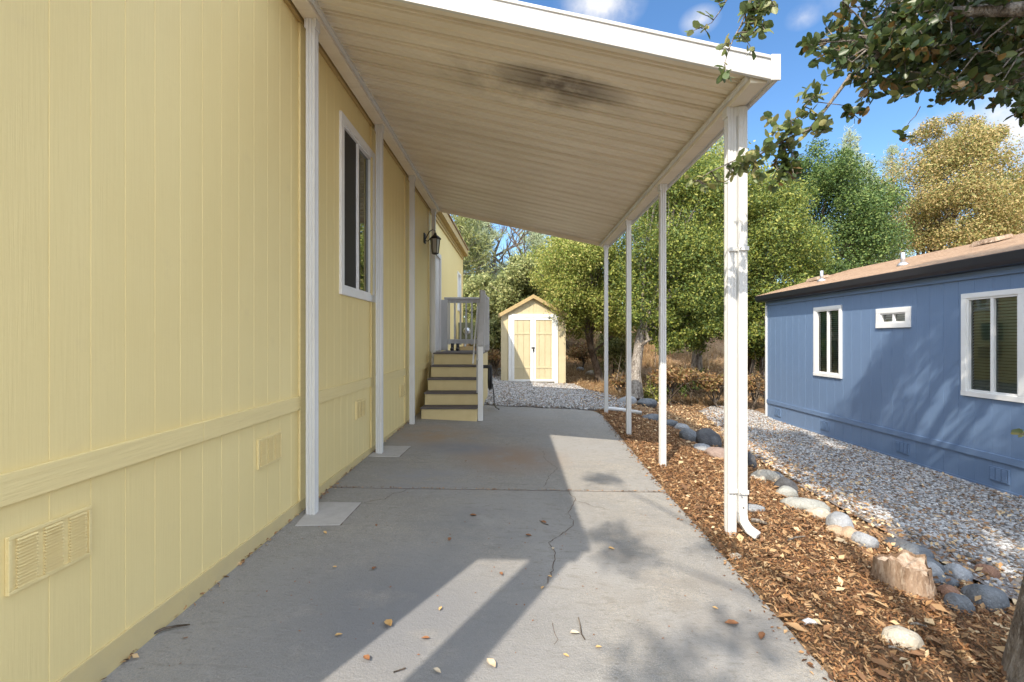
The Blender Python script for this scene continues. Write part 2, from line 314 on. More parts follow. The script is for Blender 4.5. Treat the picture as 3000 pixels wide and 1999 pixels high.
def glass(name, tint=(.02,.025,.025), refl=1.0, trans=True):
    m = bpy.data.materials.new(name); m.use_nodes = True; n = m.node_tree.nodes; l = m.node_tree.links
    n.remove(n['Principled BSDF']); g = n.new('ShaderNodeBsdfGlossy'); g.inputs['Roughness'].default_value = .015; g.inputs['Color'].default_value = (.92,.97,.97,1)
    t = n.new('ShaderNodeBsdfTransparent') if trans else n.new('ShaderNodeBsdfDiffuse'); t.inputs[0].default_value = (.62,.70,.68,1) if trans else (*tint, 1)
    fr = n.new('ShaderNodeFresnel'); fr.inputs[0].default_value = 1.5+refl*.45
    bm_ = n.new('ShaderNodeBump'); bm_.inputs['Strength'].default_value = .04; bm_.inputs['Distance'].default_value = .03
    z = n.new('ShaderNodeTexNoise'); z.inputs['Scale'].default_value = 2.2; c = n.new('ShaderNodeTexCoord'); l.new(c.outputs['Object'], z.inputs['Vector']); l.new(z.outputs['Fac'], bm_.inputs['Height']); l.new(bm_.outputs[0], g.inputs['Normal'])
    ms = n.new('ShaderNodeMixShader'); l.new(fr.outputs[0], ms.inputs[0]); l.new(t.outputs[0], ms.inputs[1]); l.new(g.outputs[0], ms.inputs[2]); l.new(ms.outputs[0], n['Material Output'].inputs[0])
    return m
M['glass'] = glass('window_glass', refl=.9)
M['glass_dark'] = glass('dark_window_glass', (.012,.014,.014), 4.0, False)

# ------------------------------------------------------------------ ground
def lines(a, b, fine0, fine1, step, grow=1.18):
    xs = list(np.arange(fine0, fine1+1e-6, step)); s = step; x = fine1
    while x < b: s *= grow; x += s; xs.append(min(x, b))
    s = step; x = fine0
    while x > a: s *= grow; x -= s; xs.insert(0, max(x, a))
    return np.array(xs)
rg = np.random.default_rng(3)
gx = lines(-300, 300, -2, 8, .12); gy = lines(-60, 500, 0, 18, .12)
GX, GY = np.meshgrid(gx, gy)
GZ = terr(GX, GY) - .012
onslab = (GX > -1.75) & (GX < 1.36) & (GY > -3.2) & (GY < 7.9)
wob = .018*np.sin(GX*7.1+GY*3.3)+.015*np.sin(GX*3.7-GY*6.1)+.012*np.sin(GX*13+GY*11)
farw = .25*sm(14, 22, GY)
GZ = np.where(onslab, GZ-.09, GZ+.5*wob*sm(1.4, 1.9, np.where(GY > 8.4, 3, GX))*.8+farw*(np.sin(GX*.9+1)*np.sin(GY*.7)+.4*np.sin(GX*2.3)*np.sin(GY*1.9)))
nx, ny = len(gx), len(gy); idx = np.arange(nx*ny).reshape(ny, nx)
FQ = np.stack([idx[:-1,:-1], idx[:-1,1:], idx[1:,1:], idx[1:,:-1]], -1).reshape(-1, 4)
tag(big_mesh('ground', np.stack([GX, GY, GZ], -1).reshape(-1, 3), FQ, M['soil'], smooth=True), kind='structure')

# concrete driveway: two pours with an open joint
def slab(name, pts):
    b = MB(); n = len(pts)
    vs = [(x, y, slab_z(x, y)) for x, y in pts]+[(x, y, slab_z(x, y)-.12) for x, y in pts]
    b.add(vs, [tuple(range(n))]+[tuple(range(n, 2*n))[::-1]]+[(k, n+k, n+(k+1)%n, (k+1)%n) for k in range(n)])
    o = b.build(name, M['concrete'], bevel=.006); return tag(o, kind='structure')
rr = random.Random(5)
def edge(y0, y1, step=.16):
    ys = list(np.arange(y0, y1, step))+[y1]; o = []
    for y in ys:
        x = np.interp(y, [-3, 1.9, 4.12, 8.03], [1.20, 1.325, 1.355, 1.476]); o.append((float(x)+rr.uniform(-.006, .006), float(y)))
    return o
slab('driveway', [(-1.66, -3.2), (1.2, -3.2)]+edge(-3, 4.108)+[(-1.66, 3.838)])
slab('driveway', [(-1.66, 3.862)]+edge(4.134, 7.95)+[(1.38, 8.22), (1.2, 8.32), (-1.66, 8.30)])
MB().hexa([(-1.66,3.84,slab_z(-1.66,3.84)-.05),(1.35,4.11,slab_z(1.35,4.11)-.05),(1.35,4.135,slab_z(1.35,4.11)-.05),(-1.66,3.865,slab_z(-1.66,3.84)-.05)],
          [(-1.66,3.84,slab_z(-1.66,3.84)-.007),(1.35,4.11,slab_z(1.35,4.11)-.007),(1.35,4.135,slab_z(1.35,4.11)-.007),(-1.66,3.865,slab_z(-1.66,3.84)-.007)]).build('joint_dirt', M['crack'])
tag(bpy.data.objects['joint_dirt'], kind='structure')
def c8(x, y): return slab_at(900+.595*x, 1200+.595*y)
def sheet(name, pts, m, dz):
    b = MB(); b.add([(p[0], p[1], slab_z(p[0], p[1])+dz) for p in pts], [tuple(range(len(pts)))[::-1]]); return tag(b.build(name, m), kind='structure')
def flatpatch(px):
    b = MB(); P = [c8(*p) for p in px]; n = len(P)
    b.add([(p.x, p.y, p.z+.005) for p in P]+[(p.x, p.y, p.z-.01) for p in P], [tuple(range(n)), tuple(range(n, 2*n))[::-1]]+[(k, n+k, n+(k+1)%n, (k+1)%n) for k in range(n)])
    o = b.build('concrete_patch', M['patch'], bevel=.003)
    import bmesh
    bm = bmesh.new(); bm.from_mesh(o.data); bmesh.ops.recalc_face_normals(bm, faces=bm.faces); bm.to_mesh(o.data); bm.free()
    tag(o, kind='structure')
flatpatch([(-60,574), (163,570), (268,460), (40,458)])
flatpatch([(300,232), (455,233), (512,182), (372,180)])
def ribbon(px, w, name='slab_crack', dz=.0025, seed=1, jitter=.012):
    r = random.Random(seed); P = [c8(*p) for p in px]; Q = []
    for a, b in zip(P[:-1], P[1:]):
        n = max(2, int((b-a).length/.03))
        for i in range(n): Q.append(a.lerp(b, i/n)+Vector((r.uniform(-1,1), r.uniform(-1,1), 0))*jitter)
    Q.append(P[-1]); V = []; Fc = []
    for i, q in enumerate(Q):
        t = (Q[min(i+1, len(Q)-1)]-Q[max(i-1, 0)]).normalized(); s = Vector((-t.y, t.x, 0))*w*r.uniform(.35, 1.3)
        for g in (q+s, q-s): V.append((g.x, g.y, slab_z(g.x, g.y)+dz))
        if i: k = 2*i; Fc.append((k-2, k-1, k+1, k))
    b = MB(); b.add(V, Fc); tag(b.build(name, M['crack']), kind='structure')
ribbon([(1165,384),(1180,350),(1195,325),(1215,310),(1228,290),(1200,270),(1165,240),(1160,205)], .0020, seed=2)
ribbon([(1280,395),(1305,425),(1320,445),(1300,480),(1285,515),(1305,545),(1312,575),(1255,610),(1210,640),(1195,660),(1215,690),(1215,745),(1210,790),(1185,860)], .0026, seed=3)
ribbon([(1322,447),(1400,475),(1490,497)], .0018, seed=4)
ribbon([(275,462),(380,440),(430,415),(510,392)], .0022, seed=5)
ribbon([(163,572),(215,516),(268,460)], .004, seed=6, jitter=.003)
ribbon([(455,235),(512,182)], .004, seed=7, jitter=.003)
ribbon([(1215,1060),(1228,1100),(1215,1160)], .0014, seed=8)

# gravel beds (thin sheets over the ground) and the stones on them
def poly_in(x, y, poly):
    ins = np.zeros(x.shape, bool); n = len(poly)
    for i in range(n):
        x1, y1 = poly[i]; x2, y2 = poly[(i+1)%n]
        c = ((y1 > y) != (y2 > y)) & (x < (x2-x1)*(y-y1)/(y2-y1+1e-12)+x1); ins ^= c
    return ins
BACK = [(-1.75,8.20),(1.3,8.22),(1.75,8.3),(2.1,8.8),(2.3,9.6),(2.2,10.6),(1.75,11.6),(1.6,12.9),(-.4,13.1),(-.4,15.5),(-1.75,15.5)]
SIDE = [(3.15,1.0),(5.55,1.0),(5.55,10.6),(4.9,11.2),(4.25,10.6),(4.0,9.2),(3.5,7.6),(3.2,6.0),(3.05,4.6),(3.0,3.2)]
def bed(name, poly, step):
    xs = [p[0] for p in poly]; ys = [p[1] for p in poly]; X = np.arange(min(xs), max(xs)+step, step); Y = np.arange(min(ys), max(ys)+step, step)
    A, B = np.meshgrid(X, Y); ins = poly_in(A[:-1,:-1]+step/2, B[:-1,:-1]+step/2, poly)
    Z = terr(A, B)+.014-(.03*(1-sm(8.3,8.6,B)) if poly is BACK else 0); I = np.arange(A.size).reshape(A.shape)
    q = np.stack([I[:-1,:-1], I[:-1,1:], I[1:,1:], I[1:,:-1]], -1)[ins]
    us = np.unique(q); remap = np.full(A.size, -1); remap[us] = np.arange(len(us))
    V = np.stack([A, B, Z], -1).reshape(-1, 3)[us]
    tag(big_mesh(name, V, remap[q], M['gravelbed'], smooth=True), kind='structure')
bed('gravel_path', BACK, .15); bed('gravel_path', SIDE, .15)
ph = (1+5**.5)/2
ICO = norm(np.array([(-1,ph,0),(1,ph,0),(-1,-ph,0),(1,-ph,0),(0,-1,ph),(0,1,ph),(0,-1,-ph),(0,1,-ph),(ph,0,-1),(ph,0,1),(-ph,0,-1),(-ph,0,1)], float))
ICOF = np.array([(0,11,5),(0,5,1),(0,1,7),(0,7,10),(0,10,11),(1,5,9),(5,11,4),(11,10,2),(10,7,6),(7,1,8),(3,9,4),(3,4,2),(3,2,6),(3,6,8),(3,8,9),(4,9,5),(2,4,11),(6,2,10),(8,6,7),(9,8,1)])
def stones(name, C, size, rng, m, label, cat):
    n = len(C); s = (size*rng.uniform(.55, 1.35, n))[:, None]*np.stack([rng.uniform(.8,1.3,n), rng.uniform(.6,1,n), rng.uniform(.45,.8,n)], -1)
    V = ICO[None]*(1+rng.uniform(-.18, .18, (n, 12, 1)))*s[:, None]
    a = rng.uniform(0, 2*PI, n); c_, s_ = np.cos(a)[:, None], np.sin(a)[:, None]
    X = V[..., 0]*c_-V[..., 1]*s_; Y = V[..., 0]*s_+V[..., 1]*c_; Z = V[..., 2]+V[..., 0]*rng.uniform(-.3,.3,(n,1))
    V = np.stack([X, Y, Z], -1)+C[:, None]
    FF = ICOF[None]+(np.arange(n)*12)[:, None, None]
    return tag(big_mesh(name, V.reshape(-1, 3), FF.reshape(-1, 3), m), label, cat, kind='stuff')
def sample(poly, n, rng, dens=None):
    xs = [p[0] for p in poly]; ys = [p[1] for p in poly]
    x = rng.uniform(min(xs), max(xs), n); y = rng.uniform(min(ys), max(ys), n); k = poly_in(x, y, poly)
    if dens is not None: k &= rng.uniform(0, 1, n) < dens(x, y)
    return x[k], y[k]
def nfun(x, y, s=1.0): return .5+.25*np.sin(x*2.1*s+1.3*np.sin(y*1.7*s))+.25*np.sin(y*2.9*s+1.1*np.sin(x*2.3*s+.7))
rs = np.random.default_rng(11)
x, y = sample(BACK, 46000, rs, lambda x, y: 1-.85*sm(1.2, 2.2, x+.5*nfun(x, y)-.3))
k = y > 8.29+.02*np.sin(x*9); x, y = x[k], y[k]
stones('gravel', np.stack([x, y, terr(x, y)+.02+.008*sm(8.3,8.5,y)], -1), .019, rs, M['stones'], 'white and grey gravel between the driveway end and the shed', 'gravel')
x, y = sample(SIDE, 62000, rs, lambda x, y: np.clip(1-.9*sm(.75, .1, (x-3.0)+.55*nfun(x, y)-.2*sm(6, 3, y)), .05, 1))
stones('gravel', np.stack([x, y, terr(x, y)+.020], -1), .0175, rs, M['stones'], 'white and grey gravel in the side yard along the blue house', 'gravel')

# mulch strip beside the driveway, leaf litter everywhere else
def litter(name, x, y, size, m, label, cat, rng, flat=.75, lift=.018, tm=CURL):
    C = np.stack([x, y, terr(x, y)+rng.uniform(.0, lift, len(x))], -1)
    V, FF = scatter(C, size*rng.uniform(.45, 1.4, len(x)), tm[0], tm[1], rng, flat=flat)
    return tag(big_mesh(name, V, FF, m), label, cat, kind='stuff')
STRIP = [(1.27,1.2),(1.335,1.9),(1.365,4.12),(1.485,8.03),(1.42,8.25),(1.9,8.7),(2.7,8.6),(2.8,7),(2.75,5),(2.8,3.5),(2.95,2.2),(2.9,1.2)]
CHIP = ([(-.5,-.12,0), (.5,-.16,.03), (.55,.10,.04), (-.45,.14,.02)], [(0,1,2,3)])
x, y = sample(STRIP, 88000, rs)
litter('bark_mulch', x, y, .023, M['chips'], 'reddish brown bark mulch strip along the right edge of the driveway', 'mulch', rs, .62, .022, CHIP)
x, y = sample(STRIP, 5200, rs, lambda x, y: .35+.65*nfun(x, y, 1.7))
litter('fallen_leaves', x, y, .045, M['leaves_dry'], 'dry tan oak leaves strewn over the bark mulch strip', 'leaves', rs, .6, .03)
FLOOR = [(1.6,8.4),(2.75,8.5),(2.8,4.5),(3.6,4.5),(4.2,9),(5.2,11),(9,13),(14,18),(14,26),(-3,26),(-2,14),(1.5,13.4)]
x, y = sample(STRIP, 420, rs)
litter('fallen_leaves', x, y, .075, M['leaves_dry'], 'larger whole tan leaves lying on top of the bark mulch', 'leaves', rs, .7, .035)
x, y = sample(FLOOR, 60000, rs)
litter('fallen_leaves', x, y, .055, M['leaves_dry'], 'brown leaf litter on the ground under the trees beyond the carport', 'leaves', rs, .6, .04)
x, y = sample([(2.6,1.2),(5.45,1.2),(5.45,10.5),(4,11),(2.6,8)], 17000, rs, lambda x, y: np.clip(1.15-.40*(x-2.6)+.5*(nfun(x, y, 2)-.5), .22, 1))
litter('fallen_leaves', x, y, .042, M['leaves_dry'], 'brown leaves blown over the gravel beside the blue house', 'leaves', rs, .6, .055)
x, y = sample([(2.75,1.2),(3.35,1.2),(3.3,3.2),(3.35,4.6),(3.5,6.0),(3.8,7.6),(4.3,9.2),(4.6,10.6),(4.2,11.4),(3.7,9.4),(3.2,7.6),(2.9,6),(2.75,4.6)], 5200, rs)
litter('fallen_leaves', x, y, .04, M['leaves_dry'], 'brown leaves and dirt along the ragged edge of the side gravel', 'leaves', rs, .6, .04)
x, y = sample(BACK, 3600, rs, lambda x, y: np.clip(.12+.8*sm(.6, 1.9, x), 0, 1))
litter('fallen_leaves', x, y, .042, M['leaves_dry'], 'brown leaves on the gravel in front of the shed', 'leaves', rs, .6, .07)
# (leaf litter continues)
# thin drift of litter against the foot of the yellow wall and in the joint
n = 520; y = rs.uniform(.9, 6.8, n); x = -1.585+np.abs(rs.normal(0, .022, n)); k = rs.uniform(0,1,n) < (.35+.65*(np.sin(y*5.3)+np.sin(y*2.1)>.1)); x, y = x[k], y[k]
V, FF = scatter(np.stack([x, y, slab_z(x, y)+.006+rs.uniform(0,.01,len(x))], -1), .026*rs.uniform(.5,1.5,len(x)), *CURL, rs, flat=.6)
tag(big_mesh('fallen_leaves', V, FF, M['leaves_dry']), 'thin drift of dry leaves against the foot of the yellow wall', 'leaves', kind='stuff')
n = 260; t = rs.uniform(0, 1, n)**1.3; x = -1.6+2.95*t; y = 3.853+.27*t+rs.normal(0, .008, n)
V, FF = scatter(np.stack([x, y, slab_z(x, y)+.004], -1), .017*rs.uniform(.5,1.4,n), *CURL, rs, flat=.7)
tag(big_mesh('fallen_leaves', V, FF, M['chips']), 'brown crumbs of leaf filling the joint across the concrete', 'leaves', kind='stuff')
n = 420; x = np.interp(np.linspace(1.4, 8, n), [1.4, 1.9, 4.12, 8.03], [1.31,1.325,1.355,1.476])-np.abs(rs.normal(0, .035, n)); y = np.linspace(1.4, 8, n)+rs.uniform(-.02,.02,n)
V, FF = scatter(np.stack([x, y, slab_z(x, y)+.005], -1), .026*rs.uniform(.5,1.5,n), *CURL, rs, flat=.7)
tag(big_mesh('fallen_leaves', V, FF, M['chips']), 'mulch crumbs spilled along the right edge of the concrete', 'leaves', kind='stuff')
n = 500; x = rs.uniform(-1.5, 1.3, n); y = rs.uniform(1.3, 8.1, n)
V, FF = scatter(np.stack([x, y, slab_z(x, y)+.003], -1), .010*rs.uniform(.4,1.8,n), *CURL, rs, flat=.8)
tag(big_mesh('twig_crumbs', V, FF, M['leaf_brown']), 'tiny brown crumbs and seed husks scattered over the concrete', 'debris', kind='stuff')
# single leaves on the slab: pixel in the slab close-up, length, colour
LEAVES = [(400,1060,.075,'tan'),(135,782,.03,'tan'),(155,1118,.035,'tan'),(88,612,.04,'tan'),(1318,1108,.05,'pale'),(330,788,.045,'brown'),(700,645,.05,'brown'),(1195,828,.03,'tan'),
          (640,1296,.04,'pale'),(1275,1220,.03,'tan'),(1210,690,.04,'pale'),(1165,560,.05,'brown'),(780,258,.05,'brown'),(1498,690,.045,'tan'),(2238,1122,.06,'brown'),(2090,1060,.07,'brown'),
          (1435,1178,.03,'tan'),(582,1134,.04,'brown'),(818,526,.06,'brown'),(1090,625,.05,'brown'),(955,815,.04,'brown'),(340,576,.03,'brown'),(292,1232,.05,'brown'),(655,988,.03,'tan'),(2010,985,.03,'tan'),(1158,884,.03,'tan'),(905,1258,.07,'pale')]
WHERE = ['large tan leaf at the near end of the light strip on the shaded concrete', 'golden leaf on shaded concrete left of the light strip', 'small yellow leaf low on the shaded concrete at lower left', 'tan leaf lying just below the near concrete patch',
 'pale curled leaf beside the thin curved twig on the sunlit concrete', 'reddish brown leaf on shaded concrete left of the top of the light strip', 'brown curled leaf on shaded concrete near the middle of the driveway', 'small tan leaf on the ragged shadow edge by the long crack',
 'pale leaf at the bottom of the photo beside the broad shadow band', 'tiny tan leaf on sunlit concrete between the curved twig and the bottom edge', 'pale leaf sitting in the long crack on the shaded side', 'brown leaf on shaded concrete just left of the upper long crack',
 'brown leaf beside the reddish stain beyond the joint', 'tan leaf on sunlit concrete above the round dapple of leaf shade', 'rusty leaf on sunlit concrete nearest the mulch edge', 'long rusty leaf on sunlit concrete at lower right, left of another rusty one',
 'tiny tan leaf on sunlit concrete well right of the curved twig', 'brown leaf inside the broad shadow band near the bottom', 'wide brown leaf on shaded concrete nearest below the joint', 'brown leaf on shaded concrete between joint and crack end', 'brown leaf just right of the top of the light strip',
 'small brown leaf on shaded concrete beyond the tan leaf by the patch', 'brown leaf on shaded concrete left of the bottom of the light strip', 'small tan leaf inside the light strip', 'tiny tan leaf on sunlit concrete close to the right edge', 'tiny tan leaf at the end of the long crack', 'pale leaf fragment on sunlit concrete near the bottom center']
for i, (px, py, s, c) in enumerate(LEAVES):
    p = c8(px, py); r = np.random.default_rng(100+i)
    V, FF = scatter(np.array([[p.x, p.y, p.z+.008]]), s, [(-.5,0,.0),(-.15,0,-.05),(.2,0,-.05),(.5,0,.06),(-.45,.04,0),(-.12,.24,.10),(.22,.2,.12),(.48,.03,.06),(-.45,-.04,0),(-.15,-.22,.1),(.18,-.25,.14),(.48,-.03,.06)], OAK[1], r, flat=.9)
    o = big_mesh('fallen_leaf', V, FF, M['leaf_'+c], org=p, smooth=True)
    tag(o, WHERE[i], 'leaf', 'loose leaves on the driveway')
for px, lab in (([(1335,1030),(1345,1070),(1350,1110),(1368,1140)], 'thin curved dark twig on the sunlit concrete beside a pale leaf'), ([(425,1300),(455,1290),(485,1280)], 'short dark twig on the shaded concrete at the bottom of the photo'), ([(1145,550),(1165,565),(1188,572)], 'short dark twig on shaded concrete in the middle of the driveway')):
    P = [c8(*q)+Vector((0,0,.006)) for q in px]
    tag(MB().tube(P, .0028, 5).build('twig', M['bark_dark'], org=P[0]), lab, 'twig')
P = [slab_at(*q)+Vector((0,0,.012)) for q in [(402,1897),(440,1868),(480,1850),(520,1842),(556,1838)]]
tag(MB().tube(P, [.008,.007,.006,.005,.003], 6).build('twig', M['bark_dark'], org=P[0]), 'bent grey brown twig lying against the foot of the yellow wall', 'twig')

# ------------------------------------------------------------------ yellow house
WX = -1.59
def groove_wall(b, x, y0, y1, z0, z1, face, pitch, openings=(), gw=.006, gd=.0025, y_first=0.0):
    pts = set([round(y0, 4), round(y1, 4)]); dep = {}
    k = math.ceil((y0-y_first)/pitch); y = y_first+k*pitch
    cuts = []
    while y < y1-gw: 
        cuts.append(y); y += pitch
    brk = [(y0, 0)]
    for c in cuts: brk += [(c-gw/2, 0), (c-gw/4, -gd), (c+gw/4, -gd), (c+gw/2, 0)]
    brk.append((y1, 0))
    for (a, c, zz0, zz1) in openings:
        for e in (a, c):
            brk = [q for q in brk if abs(q[0]-e) > 1e-4]
            for i in range(len(brk)-1):
                if brk[i][0] < e < brk[i+1][0]:
                    t = (e-brk[i][0])/(brk[i+1][0]-brk[i][0]); brk.insert(i+1, (e, brk[i][1]*(1-t)+brk[i+1][1]*t)); break
    brk = sorted(q for q in brk if y0-1e-6 <= q[0] <= y1+1e-6)
    for (a, da), (c, dc) in zip(brk[:-1], brk[1:]):
        if c-a < 1e-6: continue
        mid = (a+c)/2; zs = [(z0, z1)]
        for (oa, oc, oz0, oz1) in openings:
            if oa < mid < oc: zs = [s for s in ((z0, oz0), (oz1, z1)) if s[1]-s[0] > 1e-4]
        for (za, zb) in zs:
            q = [(x+face*da, a, za), (x+face*dc, c, za), (x+face*dc, c, zb), (x+face*da, a, zb)]
            b.add(q, [(0,1,2,3) if face > 0 else (3,2,1,0)])
house = thing('yellow_house', 'long pale yellow mobile home with vertical grooved siding along the driveway', 'house', (WX, 6, 0))
b = MB()
DOOR = (8.38, 9.30, 1.07, 2.93)
groove_wall(b, WX, .2, 13.25, .10, 3.75, 1, .1505, [(4.13, 4.97, 1.77, 3.27), (DOOR[0], DOOR[1], DOOR[2], DOOR[3]), (12.15, 12.75, 2.1, 3.05)], y_first=.0407)
b.add([(WX,.2,.1),(-7.5,.2,.1),(-7.5,.2,3.75),(WX,.2,3.75)], [(0,1,2,3)]); b.add([(WX,13.25,.1),(-7.5,13.25,.1),(-7.5,13.25,3.75),(WX,13.25,3.75)], [(3,2,1,0)])
b.add([(-7.5,.2,.1),(-7.5,13.25,.1),(-7.5,13.25,3.75),(-7.5,.2,3.75)], [(3,2,1,0)])
for yy in (.2, 13.25): b.add([(WX,yy,3.75),(-7.5,yy,3.75),(-4.55,yy,4.5)], [(0,1,2)])
b.build('wall', M['yellow'], house)
b = MB(); b.box(WX-.02, WX+.012, .2, 8.2, -.12, .118); b.box(WX-.02, WX+.012, 8.2, 13.25, .0, .16); b.build('base_board', M['yellow_base'], house, bevel=.002)
for ya, yb in ((.2, 2.28), (2.283, 3.30), (3.42, 4.92), (5.04, 6.40), (6.52, 13.25)):
    MB().box(WX, WX+.019, ya, yb, .785, .884).build('band_board', M['yellow_trim'], house, bevel=.003)
for yc in (3.36, 4.98, 6.46, 8.16, 13.20):
    MB().box(WX, WX+.016, yc-.055, yc+.05, .118, 3.60).build('corner_board', M['yellow_trim'], house, bevel=.003)
MB().box(WX, WX+.03, .2, 13.25, 3.60, 3.66).box(WX, WX+.045, .2, 13.25, 3.663, 3.72).build('frieze_board', M['tan_fascia'], house, bevel=.003)
b = MB(); b.box(-7.6, -1.47, -.62, 13.42, 3.724, 3.745); b.build('soffit', M['tan_fascia'], house)
b = MB(); b.box(-1.47, -1.447, -.64, 13.44, 3.73, 3.90); b.box(-1.62, -1.61, -.6,-.5, 3.75,3.8); b.build('fascia', M['tan_fascia'], house, bevel=.004)
rf = MB(); rf.hexa([(-1.42,-.66,3.905),(-4.55,-.66,4.60),(-4.55,13.46,4.60),(-1.42,13.46,3.905)], [(-1.42,-.66,3.93),(-4.55,-.66,4.64),(-4.55,13.46,4.64),(-1.42,13.46,3.93)])
rf.hexa([(-7.7,-.66,3.905),(-4.55,-.66,4.60),(-4.55,13.46,4.60),(-7.7,13.46,3.905)], [(-7.7,-.66,3.93),(-4.55,-.66,4.64),(-4.55,13.46,4.64),(-7.7,13.46,3.93)])
rf.build('roof', M['shingle'], house)
for yy in (-.64, 13.42):
    MB().hexa([(-1.45,yy,3.74),(-4.55,yy,4.42),(-4.55,yy+.02,4.42),(-1.45,yy+.02,3.74)], [(-1.45,yy,3.9),(-4.55,yy,4.59),(-4.55,yy+.02,4.59),(-1.45,yy+.02,3.9)]).build('rake_board', M['tan_fascia'], house)
# open porch corner behind the camera: a post under the roof
MB().box(-1.63, -1.47, -.60, -.44, -.1, 3.72).build('porch_post', M['yellow_trim'], house, bevel=.005)
MB().box(-7.4, -1.64, -.60, .2, -.1, .75).build('porch_floor', M['yellow_base'], house)
# foundation vents
def wall_vent(parent, x, face, y0, y1, z0, z1, m, cols=3, rows=15, name='wall_vent'):
    b = MB(); t = .008*face; xa, xb = sorted((x+.0005*face, x+t)); b.box(xa, xb, y0, y1, z0, z1)
    e = .012; xa, xb = sorted((x+t, x+t+.006*face))
    b.box(xa, xb, y0, y1, z1-e, z1); b.box(xa, xb, y0, y1, z0, z0+e); b.box(xa, xb, y0, y0+e, z0+e, z1-e); b.box(xa, xb, y1-e, y1, z0+e, z1-e)
    fr = b.build(name, m, parent, bevel=.002)
    b = MB(); W = (y1-y0-2*e)/cols; H = (z1-z0-2*e)/rows
    for c in range(cols):
        a = y0+e+W*c+W*.14; d = y0+e+W*(c+1)-W*.14
        for r in range(rows):
            zb = z0+e+H*r+H*.1; X0 = x+t+.0005*face
            b.add([(X0, a, zb+H*.85), (X0, d, zb+H*.85), (X0+.010*face, d, zb+H*.15), (X0+.010*face, a, zb+H*.15), (X0, d, zb), (X0, a, zb)],
                  [(0,3,2,1), (3,5,4,2), (0,5,3), (1,2,4)] if face > 0 else [(0,1,2,3), (3,2,4,5), (0,3,5), (1,4,2)])
    return fr, b.build('louvre', m, fr)
for (a, c) in ((1.411, 1.689), (2.778, 3.054), (4.47, 4.745), (6.15, 6.40)):
    wall_vent(house, WX, 1, a, c, .50, .683, M['yellow_trim'])
# windows
def window(parent, x, face, y0, y1, z0, z1, fw, m_frame, left='glass', right='glass', vert=True, blinds=False, sill=0.0, inner='dark'):
    """outer frame y0..y1, z0..z1 on a wall at x; face = outward x direction"""
    def bx(b, d0, d1, a, c, e, f):
        xa, xb = sorted((x+d0*face, x+d1*face)); b.box(xa, xb, a, c, e, f)
    b = MB(); bx(b, -.01, .022, y0, y1, z1-fw, z1); bx(b, -.01, .026, y0-sill, y1+sill, z0, z0+fw); bx(b, -.01, .022, y0, y0+fw, z0+fw, z1-fw); bx(b, -.01, .022, y1-fw, y1, z0+fw, z1-fw)
    fr = b.build('window_frame', m_frame, parent, bevel=.003)
    a, c, e, f = y0+fw, y1-fw, z0+fw, z1-fw; mid = (a+c)/2; s = min(.022, (f-e)*.12)
    b = MB(); bx(b, -.045, .008, a, a+s, e, f); bx(b, -.045, .008, c-s, c, e, f); bx(b, -.045, .008, a+s, c-s, f-s, f); bx(b, -.045, .008, a+s, c-s, e, e+s); bx(b, -.04, .004, mid-s*.8, mid+s*.8, e+s, f-s)
    b.build('sash', m_frame, fr, bevel=.002)
    for (p, q, mm) in ((a+s, mid-s*.8, left), (mid+s*.8, c-s, right)):
        b = MB(); d = -.014 if mm == 'screen' else -.026
        if mm == 'screen': bx(b, d-.003, d, p, q, e+s, f-s)
        else:
            xx = x+d*face; b.add([(xx,p,e+s),(xx,q,e+s),(xx,q,f-s),(xx,p,f-s)], [(0,1,2,3) if face > 0 else (3,2,1,0)])
        b.build('insect_screen' if mm == 'screen' else 'pane', M[mm], fr)
    b = MB()                                             # the room behind
    D0 = x-.046*face; D1 = x-.5*face
    for q in ([(D0,a,e),(D1,a,e),(D1,a,f),(D0,a,f)], [(D0,c,e),(D1,c,e),(D1,c,f),(D0,c,f)], [(D0,a,e),(D1,a,e),(D1,c,e),(D0,c,e)], [(D0,a,f),(D1,a,f),(D1,c,f),(D0,c,f)], [(D1,a,e),(D1,c,e),(D1,c,f),(D1,a,f)]): b.add(q, [(0,1,2,3)])
    b.build('room_interior', M[inner], fr)
    if blinds:
        b = MB(); z = e+s; 
        while z < f-s:
            X = x-.075*face; b.add([(X+.011*face, a, z), (X+.011*face, c, z), (X-.011*face, c, z+.030), (X-.011*face, a, z+.030)], [(0,1,2,3)]); z += .036
        b.build('blind', M['blind'], fr)
    return fr
window(house, WX, 1, 4.066, 5.034, 1.70, 3.34, .072, M['white_vinyl'], 'screen', 'glass_dark')
window(house, WX, 1, 12.1, 12.8, 2.05, 3.10, .06, M['white_vinyl'], 'glass_dark', 'glass_dark')
# door in its casing
b = MB(); d0, d1, e0, e1 = DOOR
b.box(WX-.01, WX+.03, d0-.09, d0, e0, e1+.09); b.box(WX-.01, WX+.03, d1, d1+.09, e0, e1+.09); b.box(WX-.01, WX+.03, d0, d1, e1, e1+.09); b.build('door_casing', M['door'], house, bevel=.003)
dr = MB().box(WX-.045, WX-.008, d0, d1, e0, e1).build('door', M['door'], house)
for (a, c, e, f) in ((.1, .42, .15, .8), (.5, .82, .15, .8), (.1, .42, .95, 1.7), (.5, .82, .95, 1.7)):
    MB().box(WX-.010, WX-.002, d0+a, d0+c, e0+e, e0+f).build('door_panel', M['door'], dr, bevel=.004)
MB().lathe((WX-.005, d0+.07, e0+.95), [(.012,0),(.012,.03),(.028,.035),(.03,.06),(.015,.075)], 12, 'x').build('door_knob', M['galv'], dr)
MB().box(WX-.05, WX+.035, d0, d1, e0-.03, e0-.001).build('threshold', M['galv'], house)

